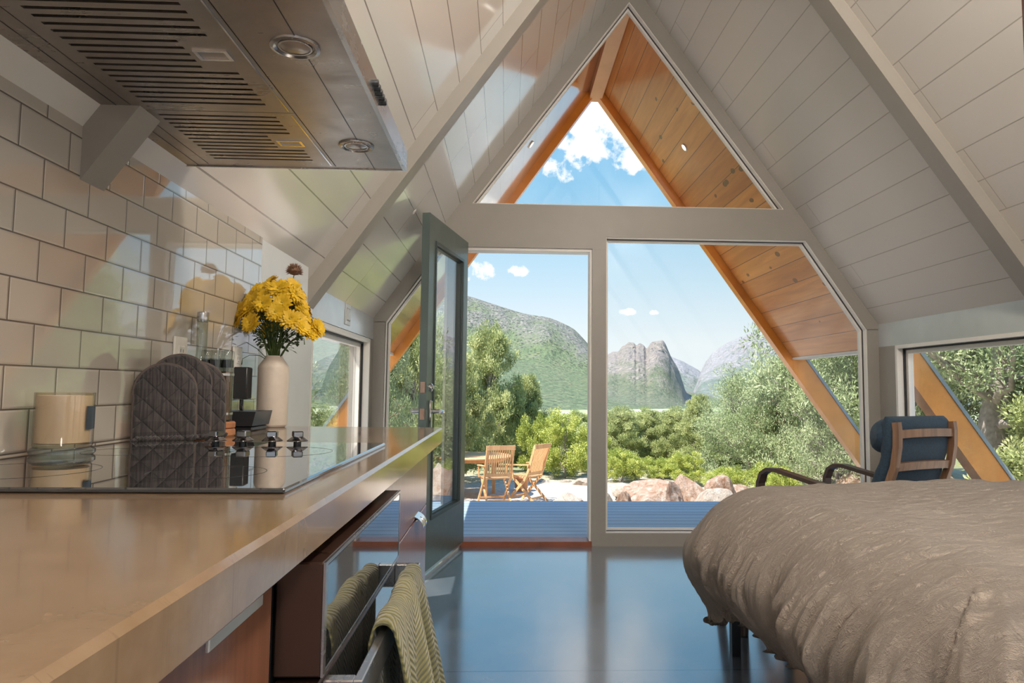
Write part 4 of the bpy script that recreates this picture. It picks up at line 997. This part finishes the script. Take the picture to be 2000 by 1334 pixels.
def meadow():
    s=NT('valley_meadow'); o=s.obj(); y=s.vec('DOT_PRODUCT',o,(0,1,0)); x=s.vec('DOT_PRODUCT',o,(1,0,0))
    n=s.noise(s.comb(s.math('MULTIPLY',x,.012),s.math('MULTIPLY',y,.006),0.0),1.0,6,.6); n2=s.noise(o,.12,6,.7)
    col=s.ramp(n,(.35,(.26,.36,.17)),(.5,(.38,.42,.24)),(.56,(.52,.50,.40)),(.68,(.30,.36,.20))); vo=s.n('ShaderNodeTexVoronoi'); s.l(o,vo.inputs['Vector']); vo.inputs['Scale'].default_value=.09
    col=s.mix(s.math('MULTIPLY',s.math('LESS_THAN',vo.outputs['Distance'],s.math('MULTIPLY_ADD',n,.9,-.27)),.8),col,(.10,.15,.06))
    col=s.mix(s.math('MULTIPLY',n2,.4),col,(.18,.24,.10))
    return s.pbr(col,.95)
zv=-13.0
Vm=[]; 
ys=np.linspace(330,1400,24); xs=np.linspace(-1.6,1.6,30)
MX,MY=np.meshgrid(xs,ys,indexing='ij'); V=np.stack([MX*MY,MY,zv-.012*(MY-330)+0*MX],-1).reshape(-1,3); I=np.arange(V.shape[0]).reshape(len(xs),len(ys))
o=npmesh('valley_floor',V,np.stack([I[:-1,:-1],I[1:,:-1],I[1:,1:],I[:-1,1:]],-1).reshape(-1,4),meadow(),smooth=True); struct(o)
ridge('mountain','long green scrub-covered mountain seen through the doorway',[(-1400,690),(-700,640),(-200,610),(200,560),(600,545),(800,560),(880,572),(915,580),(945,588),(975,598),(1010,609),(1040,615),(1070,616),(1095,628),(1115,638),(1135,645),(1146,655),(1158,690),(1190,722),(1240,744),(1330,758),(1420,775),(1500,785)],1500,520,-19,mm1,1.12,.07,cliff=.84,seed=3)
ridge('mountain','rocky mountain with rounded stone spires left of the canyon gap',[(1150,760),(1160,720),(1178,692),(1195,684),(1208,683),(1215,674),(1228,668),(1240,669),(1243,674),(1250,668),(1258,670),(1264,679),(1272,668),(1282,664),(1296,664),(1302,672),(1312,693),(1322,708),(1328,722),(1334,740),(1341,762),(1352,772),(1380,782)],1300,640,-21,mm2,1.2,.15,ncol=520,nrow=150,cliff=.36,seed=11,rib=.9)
ridge('mountain','cliffed mountain in hazed pale blue-grey right of the canyon gap',[(1346,790),(1362,752),(1368,722),(1378,710),(1384,690),(1394,682),(1405,678),(1425,666),(1450,655),(1475,647),(1495,650),(1530,655),(1580,652),(1650,655),(1760,640),(1900,600),(2200,590),(2700,640)],2300,1150,-28,mm3,1.1,.2,cliff=.6,seed=23,rib=1.2)
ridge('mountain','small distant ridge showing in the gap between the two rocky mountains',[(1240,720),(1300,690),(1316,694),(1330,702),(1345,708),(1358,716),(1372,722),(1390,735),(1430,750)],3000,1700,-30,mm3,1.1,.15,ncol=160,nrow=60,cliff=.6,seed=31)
# ================================================================== rocks
def rock_mat(name,a,b_,c):
    s=NT(name); o=s.obj(); n=s.noise(o,3.5,7,.65,.6); n2=s.noise(o,17,6,.7)
    col=s.ramp(n,(.33,a),(.52,b_),(.68,c)); col=s.mix(s.math('MULTIPLY',n2,.3),col,tuple(x*.6 for x in a))
    return s.pbr(col,.9,0,s.bump(s.math('ADD',n2,n),.9,.03))
m_rockA=rock_mat('pink_sandstone',(.27,.125,.06),(.50,.36,.28),(.68,.60,.53)); m_rockB=rock_mat('cream_sandstone',(.38,.27,.19),(.56,.48,.41),(.70,.65,.59))
import bmesh
def boulder(seed):
    bm=bmesh.new(); bmesh.ops.create_icosphere(bm,subdivisions=4,radius=1); rs=np.random.RandomState(seed)
    co=np.array([v.co for v in bm.verts])
    # cut by planes for angular faces
    for k_ in range(13):
        d=rs.normal(size=3); d/=np.linalg.norm(d); lim=rs.uniform(.62,.9); pr=co@d; over_=np.clip(pr-lim,0,None); co=co-over_[:,None]*d*.92
    n=fbm(co[:,0]*2.3+seed+co[:,2]*1.1,co[:,1]*2.3+seed*2-co[:,2]*.7,5)-.5; co=co*(1+.22*n[:,None])
    n=fbm(co[:,0]*8+seed,co[:,1]*8+co[:,2]*7,4)-.5; co=co*(1+.06*n[:,None])
    for v,c_ in zip(bm.verts,co): v.co=c_
    me=bpy.data.meshes.new('boulder'); bm.to_mesh(me); bm.free(); return me
RM=[boulder(s_) for s_ in (1,2,3,4,5)]
def rock(px,py_top,dist,wpx,hpx,seed,lab,mat=None,grp=None,zrot=0):
    # stands at distance dist; top and width in the photo give its size
    x=(px-988)/1400*dist; top=1.045-(py_top-758)/1400*dist; w=wpx/1400*dist/2; h=hpx/1400*dist
    base=float(gz(x,dist)); hz_=max(h,top-base+.06)/2
    me=RM[seed%5].copy(); me.materials.clear(); me.materials.append(mat or (m_rockA if seed%2 else m_rockB))
    o=bpy.data.objects.new('boulder',me); COL.objects.link(o); o.location=(x,dist,top-hz_*.88); o.scale=(w*1.12,w*.9,hz_); o.rotation_euler=(0,0,zrot+seed)
    return tag(o,lab,'boulder',grp)
rock(1275,936,9.6,165,60,1,'wide rough pink boulder just beyond the deck in the right window')
rock(1338,925,9.9,95,66,2,'tall upright pale boulder right of the wide pink boulder',m_rockA)
rock(1395,950,9.4,100,50,3,'smooth cream boulder beside the duvet edge',m_rockB)
rock(1408,926,11.2,72,40,4,'rounded boulder behind the smooth cream one',m_rockA)
rock(1448,942,11.6,60,30,5,'low boulder partly hidden by the duvet',m_rockA)
rock(1212,956,8.6,46,26,6,'small brown triangular rock at the left end of the right window',m_rockA)
rock(1186,962,8.1,40,24,7,'small cream rock against the mullion',m_rockB)
rock(1225,940,12.8,90,22,8,'grey-white low rock behind the wide pink boulder',m_rockB)
rock(1310,938,10.4,40,30,9,'small pink rock wedged behind the two large boulders',m_rockA)
rock(1061,932,15.2,36,22,2,'pale rock right of the teak chair at the patio edge',m_rockB)
rock(1085,937,15.6,24,13,1,'small pinkish stone in the patio edge row')
rock(1106,934,15.2,32,15,4,'round white stone in the middle of the patio edge row',m_rockB)
rock(1140,930,14.8,44,20,3,'larger pale stone beside the doorway jamb',m_rockB)
rock(935,944,15,50,14,5,'flat pink stone behind the teak table on the left')
rock(1112,958,11.2,70,16,2,'flat cream slab on the gravel near the doorway jamb',m_rockB)
rock(865,905,10.5,70,50,2,'big pale boulder seen through the door glass',m_rockB)
rock(880,950,9.6,60,40,1,'lower pink boulder seen through the door glass',m_rockA)
rock(862,958,9.3,44,30,4,'small pale boulder at the foot of the pair behind the door glass',m_rockB)
for i,x in enumerate((-3.4,-4.6,-5.7,5.2,6.4,7.7)):
    o=rock(988+x/10.5*1400,905 if x<0 else 915,10.5+.5*i%2,90+11*(i%3),60,i,('far left','left','outer left','right','far right','outer right')[i]+' boulder of the row at the edge of the gravel outside')
# ================================================================== patio furniture
def teak_chair(loc,rz,lab):
    t=thing('folding_chair',lab,'garden chair',loc,rz)
    # local +y forward; back leans backwards
    w=.23
    for x in (-w,w):
        MB().bar([(x,-.22,.0-.0),(x,.02,.40)],.03,.04,(1,0,0)).build('rear_leg',m_teak,t) if False else None
        MB().bar([(x,.30,.0),(x,-.10,.44),(x,-.27,.98)],.026,.042,(1,0,0)).build('back_post',m_teak,t)
        xx=x*.88; MB().bar([(xx,-.26,.0),(xx,.20,.43)],.024,.04,(1,0,0)).build('crossed_leg',m_teak,t)
    MB().bar([(-w-.02,-.275,.965),(w+.02,-.275,.965)],.026,.075,(0,1,0)).build('top_rail',m_teak,t)
    MB().bar([(-w,-.13,.50),(w,-.13,.50)],.026,.05,(0,1,0)).build('lower_rail',m_teak,t)
    n=11
    for i in range(n):
        x=-w+.035+(2*w-.07)*i/(n-1); MB().bar([(x,-.125,.51),(x,-.16,.70),(x,-.265,.95)],.020,.012,(1,0,0)).build('back_slat',m_teak,t)
    for i in range(8):
        y=-.12+.40*i/7; MB().box(-w+.01,w-.01,y-.020,y+.018,.435,.452).build('seat_slat',m_teak,t)
    MB().bar([(-w*.88,-.17,.085),(w*.88,-.17,.085)],.02,.03,(0,1,0)).bar([(-w,.24,.085),(w,.24,.085)],.02,.03,(0,1,0)).build('stretcher',m_teak,t)
    for x in (-w-.02,w+.02):
        MB().bar([(x,-.17,.66),(x,.22,.64)],.045,.02,(1,0,0)).bar([(x,.17,.44),(x,.20,.635)],.022,.03,(1,0,0)).build('armrest',m_teak,t)
    return t
def gp(x,y): return (x,y,float(gz(x,y))+.0)
teak_chair(gp(-.15,12.3),.30,'slatted teak folding armchair with its back to the house, left of the pair')
teak_chair(gp(.42,12.55),.95,'slatted teak folding chair turned towards the table, right of the pair')
teak_chair(gp(-1.35,12.5),-.9,'slatted teak folding chair at the left end of the table behind the door')
tb=thing('garden_table','round oiled teak garden table between the folding chairs','table',gp(-.62,13.35))
MB().lathe([(.0,.70),(.72,.70),(.74,.708),(.74,.725),(.73,.73),(.0,.731)],48,caps=False).build('tabletop',m_teak,tb,smooth=True)
MB().lathe([(.0,.64),(.62,.64),(.62,.70)],40,caps=False).build('apron',m_teak,tb,smooth=True)
for a in (.6,2.17,3.74,5.31):
    MB().bar([(.50*math.cos(a),.50*math.sin(a),0),(.50*math.cos(a),.50*math.sin(a),.66)],.06,.06,(1,0,0)).build('leg',m_teak,tb)
pt_=tag(MB().lathe([(.0,0),(.10,0),(.14,.20),(.15,.21),(.15,.25),(.13,.25),(.12,.05),(.0,.05)],28,caps=False).build('terracotta_pot',simple('terracotta',(.62,.28,.12),.8),smooth=True,loc=gp(.32,13.9)),'small terracotta pot on the gravel behind the teak chairs','pot')
# ================================================================== trees
def leaf_mat(name,c1,c2,c3,tr=.25):
    s=NT(name); o=s.obj(); at=s.n('ShaderNodeAttribute',attribute_name='tone'); n=s.noise(o,2.0,3)
    col=s.ramp(at.outputs['Fac'],(.0,c1),(.5,c2),(1.0,c3))
    d=s.n('ShaderNodeBsdfPrincipled'); s.l(col,d.inputs['Base Color']); d.inputs['Roughness'].default_value=.55; d.inputs['Specular IOR Level'].default_value=.35
    t=s.n('ShaderNodeBsdfTranslucent'); s.l(col,t.inputs[0]); m=s.n('ShaderNodeMixShader'); m.inputs[0].default_value=tr; s.l(d.outputs[0],m.inputs[1]); s.l(t.outputs[0],m.inputs[2]); s.l(m.outputs[0],s.out.inputs[0]); return s.m
m_jun=leaf_mat('juniper_sprays',(.14,.18,.07),(.42,.47,.19),(.74,.74,.38))
m_pin=leaf_mat('pinyon_needles',(.13,.18,.09),(.36,.44,.22),(.66,.70,.44))
m_oak=leaf_mat('scrub_oak_leaves',(.13,.20,.05),(.44,.50,.11),(.80,.80,.28),.35)
m_bark=simple('grey_bark',(.30,.26,.235),.9,var=.35,scale=14,bump=.6,bscale=40)
m_barkr=simple('reddish_bark',(.34,.22,.16),.9,var=.35,scale=14,bump=.6,bscale=40)
def tree_proto(seed,H,R,kind):
    rs=np.random.RandomState(seed); b=MB(); clumps=[]; rr=random.Random(seed)
    def crown_r(h):  # relative radius at relative height
        if kind=='jun': return (1-max(0,(h-.30))/.72)**.62*(.62+.45*min(1,h/.30))
        if kind=='pin': return (1-max(0,(h-.38))/.66)**.55*(.65+.35*min(1,h/.38))
        if kind=='oak': return (1-max(0,(h-.5))/.58)**.5*(.6+.4*min(1,h/.4))
        return (1-max(0,(h-.6))/.55)**.5*(.15+.85*min(1,max(0,h-.12)/.35))
    ntr={'jun':3,'pin':3,'oak':6,'pine':1}[kind]; tr_r={'jun':.055,'pin':.06,'oak':.025,'pine':.11}[kind]*H/3.2
    nb={'jun':60,'pin':56,'oak':34,'pine':44}[kind]
    trunks=[]
    for k in range(ntr):
        a=rr.uniform(0,6.28); lean=(0 if ntr==1 else rr.uniform(.15,.45))*R
        pts=[Vector((0,0,-.1))]; n=8
        for i in range(1,n+1):
            f=i/n; pts.append(Vector((math.cos(a)*lean*f+rr.uniform(-.05,.05)*R,math.sin(a)*lean*f+rr.uniform(-.05,.05)*R,H*(.92 if k==0 else rr.uniform(.6,.85))*f)))
        b.tube(pts,[tr_r*(1.15-f/n) +.004 for f in range(n+1)],7,False); trunks.append(pts)
    for k in range(nb):
        pts=rr.choice(trunks); h0=rr.uniform(.06 if kind!='pine' else .22,.90); i=h0*(len(pts)-1); ii=int(i); p=pts[ii].lerp(pts[min(ii+1,len(pts)-1)],i-ii)
        a=rr.uniform(0,6.28); ht=min(.98,h0+rr.uniform(.02,.20)); L=R*crown_r(ht)*rr.uniform(.78,1.04); e=Vector((math.cos(a)*L,math.sin(a)*L*1.0,H*ht))
        mid=p.lerp(e,.5)+Vector((rr.uniform(-.1,.1)*R,rr.uniform(-.1,.1)*R,-H*.03+rr.uniform(-.03,.04)*H)); q=[p,p.lerp(mid,.55)+Vector((rr.uniform(-.04,.04),rr.uniform(-.04,.04),rr.uniform(-.04,.04)))*R,mid,mid.lerp(e,.55)+Vector((rr.uniform(-.05,.05),rr.uniform(-.05,.05),rr.uniform(-.02,.05)))*R,e]
        br=tr_r*rr.uniform(.22,.42); b.tube(q,[br,br*.8,br*.6,br*.4,br*.15],5,False)
        for _ in range({'jun':8,'pin':8,'oak':7,'pine':9}[kind]):
            f=rr.uniform(.35,1.0); i=f*4; ii=min(3,int(i)); c=q[ii].lerp(q[ii+1],i-ii); s=c+Vector((rr.uniform(-1,1),rr.uniform(-1,1),rr.uniform(-.35,.8)))*R*.20
            b.tube([c,c.lerp(s,.5)+Vector((0,0,.02)),s],[br*.28,br*.2,br*.08],4,False); clumps.append((s,rr.random()))
        clumps.append((e,rr.random()))
    C=np.array([c for c,_ in clumps]); tone=np.array([t for _,t in clumps])
    n={'jun':115,'pin':105,'oak':95,'pine':120}[kind]; cs={'jun':.165,'pin':.17,'oak':.19,'pine':.17}[kind]*R/1.6*1.15
    ci=np.repeat(np.arange(len(C)),n); m=len(ci)
    d=rs.normal(size=(m,3)); d/=np.linalg.norm(d,axis=1)[:,None]; rad=cs*rs.rand(m)**.55
    P=C[ci]+d*rad[:,None]*np.array([1,1,.8])
    if kind in('jun',): P[:,2]+=rad*.3
    P[:,2]=np.maximum(P[:,2],.02)
    # leaf direction: outward and upward
    D=d*.8+np.array([0,0,.75 if kind=='jun' else .35])+rs.normal(size=(m,3))*.45; D/=np.linalg.norm(D,axis=1)[:,None]
    S=np.cross(D,rs.normal(size=(m,3))); S/=np.linalg.norm(S,axis=1)[:,None]
    L,Wd={'jun':(.075,.014),'pin':(.070,.010),'oak':(.050,.019),'pine':(.085,.012)}[kind]; ls=(.7+.6*rs.rand(m))*L
    A=P; B=P+D*(ls*.55)[:,None]+S*Wd; E=P+D*ls[:,None]; G_=P+D*(ls*.45)[:,None]-S*Wd
    V=np.stack([A,B,E,G_],1).reshape(-1,3); F=np.arange(m*4).reshape(-1,4)
    tn=np.clip(tone[ci]*.55+rs.rand(m)*.35+.12*np.clip(rad/cs,0,1),0,1)
    return b,V,F,np.repeat(tn,4).astype(np.float32)
PR={}
def make_proto(key,seed,H,R,kind,lm,bm_):
    b,V,F,tn=tree_proto(seed,H,R,kind); PR[key]=[b,V,F,tn,H,R,lm,bm_,None,None]
make_proto('jun1',1,3.2,1.5,'jun',m_jun,m_bark); make_proto('jun2',2,3.2,1.35,'jun',m_jun,m_bark)
make_proto('pin1',3,3.2,2.0,'pin',m_pin,m_bark); make_proto('pin2',4,3.4,1.7,'pin',m_pin,m_barkr)
make_proto('oak1',5,2.0,1.15,'oak',m_oak,m_bark); make_proto('oak2',6,1.3,1.2,'oak',m_oak,m_bark)
make_proto('pine1',7,6.0,2.8,'pine',m_pin,m_bark)
def tree(key,name,cat,lab,x,y,H,Wr=None,rz=0.0,grp=None,sink=0):
    b,V,F,tn,h,r,lm,bm_,mf,mb=PR[key]
    t=thing(name,lab,cat,(x,y,float(gz(x,y))-sink),rz,grp); s=H/h; w=(Wr/r if Wr else s); t.scale=(w,w,s)
    if mf is None:
        o=npmesh('foliage',V,F,lm,t); at=o.data.attributes.new('tone','FLOAT','POINT'); at.data.foreach_set('value',tn); PR[key][8]=o.data
        o2=b.build('branches',bm_,t,smooth='all'); PR[key][9]=o2.data
    else:
        for nm,me in (('foliage',mf),('branches',mb)):
            o=bpy.data.objects.new(nm,me); COL.objects.link(o); o.parent=t
    return t
def at_px(px,y): return (px-988)/1400*y
def T(key,px,y,top,wpx,lab,rz=0,name='juniper_tree',cat='tree'):
    x=at_px(px,y); H=1.045-(top-758)/1400*y-float(gz(x,y)); return tree(key,name,cat,lab,x,y,H,wpx/1400*y/2,rz)
T('jun1',955,17.5,652,150,'tall grey-green juniper behind the teak table',.3)
T('jun2',1028,18.5,742,105,'shorter juniper right of the tall one, above the teak chairs',1.1)
T('jun2',905,15.5,705,130,'juniper partly hidden by the open door',2.1)
T('oak1',1105,15.8,800,120,'bright yellow-green scrub oak right of the teak chairs',.4,'scrub_oak','shrub')
T('oak2',1050,16.6,820,90,'scrub oak between the juniper and the brightest oak',1.4,'scrub_oak','shrub')
T('oak1',1160,17,838,90,'scrub oak hidden behind the mullion',2.2,'scrub_oak','shrub')
T('jun1',1215,20,800,110,'rounded juniper at the left end of the row in the right window',2.0)
T('jun2',1268,20.5,806,90,'second juniper of the row below the rock spires',.6)
T('jun1',1322,20,800,100,'third juniper of the row below the canyon gap',1.7)
T('jun2',1366,18.5,776,90,'pointed juniper left of the large pinyon',.2)
T('pin1',1470,15.0,716,230,'broad pinyon pine in the right window',.5,'pinyon_pine')
T('pin2',1545,14.0,700,200,'taller pinyon with bare grey branches behind the orange rafter',1.9,'pinyon_pine')
T('pin1',1640,12.5,665,230,'dense pinyon at the right end of the right window',2.7,'pinyon_pine')
T('pin2',1600,17.5,680,260,'pinyon filling the gap under the soffit',.9,'pinyon_pine')
T('oak2',1215,15.2,880,95,'low scrub oak behind the boulders at the left of the right window',.1,'scrub_oak','shrub')
T('oak2',1290,15.6,893,90,'low scrub oak behind the wide pink boulder',1.0,'scrub_oak','shrub')
T('oak1',1345,14.6,878,80,'low scrub oak behind the tall pale boulder',2.0,'scrub_oak','shrub')
T('oak2',1425,13.4,912,100,'low scrub oak at the foot of the broad pinyon',2.9,'scrub_oak','shrub')
T('oak2',1510,12.2,908,110,'low scrub oak near the armchair arm',.5,'scrub_oak','shrub')
T('jun1',800,13.0,650,170,'dense juniper seen left of the open door',.8)
T('pin2',735,11.0,600,200,'pinyon outside the narrow left pane',2.2,'pinyon_pine')
T('jun2',862,14.2,632,140,'juniper seen through the door glass',1.3)
T('oak2',820,11.8,890,110,'scrub oak low outside the narrow left pane',2.4,'scrub_oak','shrub')
# trees beyond the right side windows
for k,x,y,H,Wr,rz,lab in (('pine1',7.3,10.4,6.6,2.8,.4,'large forked pine filling the right side window'),('pin1',9.6,10.6,5.2,2.6,1.4,'dark pinyon right of the forked pine'),('pin2',8.6,14.4,5.4,2.6,2.3,'pinyon behind the forked pine'),('pin1',6.5,13.2,4.4,2.1,.2,'pinyon left of the forked pine'),('pin1',10.6,7.4,5.0,2.6,2.6,'pinyon nearest the right edge of the side window'),('pin2',12.5,13.0,6.0,3.0,1.9,'tall pinyon at the back right'),('jun1',7.4,8.4,2.4,1.5,.9,'low juniper under the forked pine')):
    tree(k,'pine_tree' if 'pine' in k else ('juniper_tree' if 'jun' in k else 'pinyon_pine'),'tree',lab,x,y,H,Wr,rz)
# trees beyond the left side window
for k,x,y,H,Wr,rz,lab in (('jun1',-6.0,16,3.6,1.9,.4,'juniper well left of the patio'),('jun2',-9.5,21,4,2.0,1.4,'juniper further out on the left slope'),('oak1',-4.2,9.6,1.6,1.2,2.3,'yellow-green oak outside the left side window'),('jun1',-7.2,10.5,3.4,1.8,2.7,'juniper outside the left side window'),('pin2',-12,18,4.4,2.6,2.2,'pinyon at the far left of the garden')):
    tree(k,'scrub_oak' if 'oak' in k else ('juniper_tree' if 'jun' in k else 'pinyon_pine'),'shrub' if 'oak' in k else 'tree',lab,x,y,H,Wr,rz)
# tree belt further down the slope
rs=random.Random(77); side=[]
spots=[]
for i in range(60):
    y=22+i*.62+rs.uniform(-1,1); px=(760+(i*389.0)%960)+rs.uniform(-20,20); spots.append((px,y))
for i,(px,y) in enumerate(spots):
    x=at_px(px,y); key=('jun1','jun2','pin1')[i%3]; H=max(1.3,1.045-(rs.uniform(800,836)-758)/1400*y-float(gz(x,y)))
    tree(key,'juniper_tree' if 'jun' in key else 'pinyon_pine','tree','evergreen in the scattered belt below the patio, beyond the nearer trees',x,y,H,rs.uniform(1.3,1.9),rs.uniform(0,6),'evergreens in the belt below the patio')
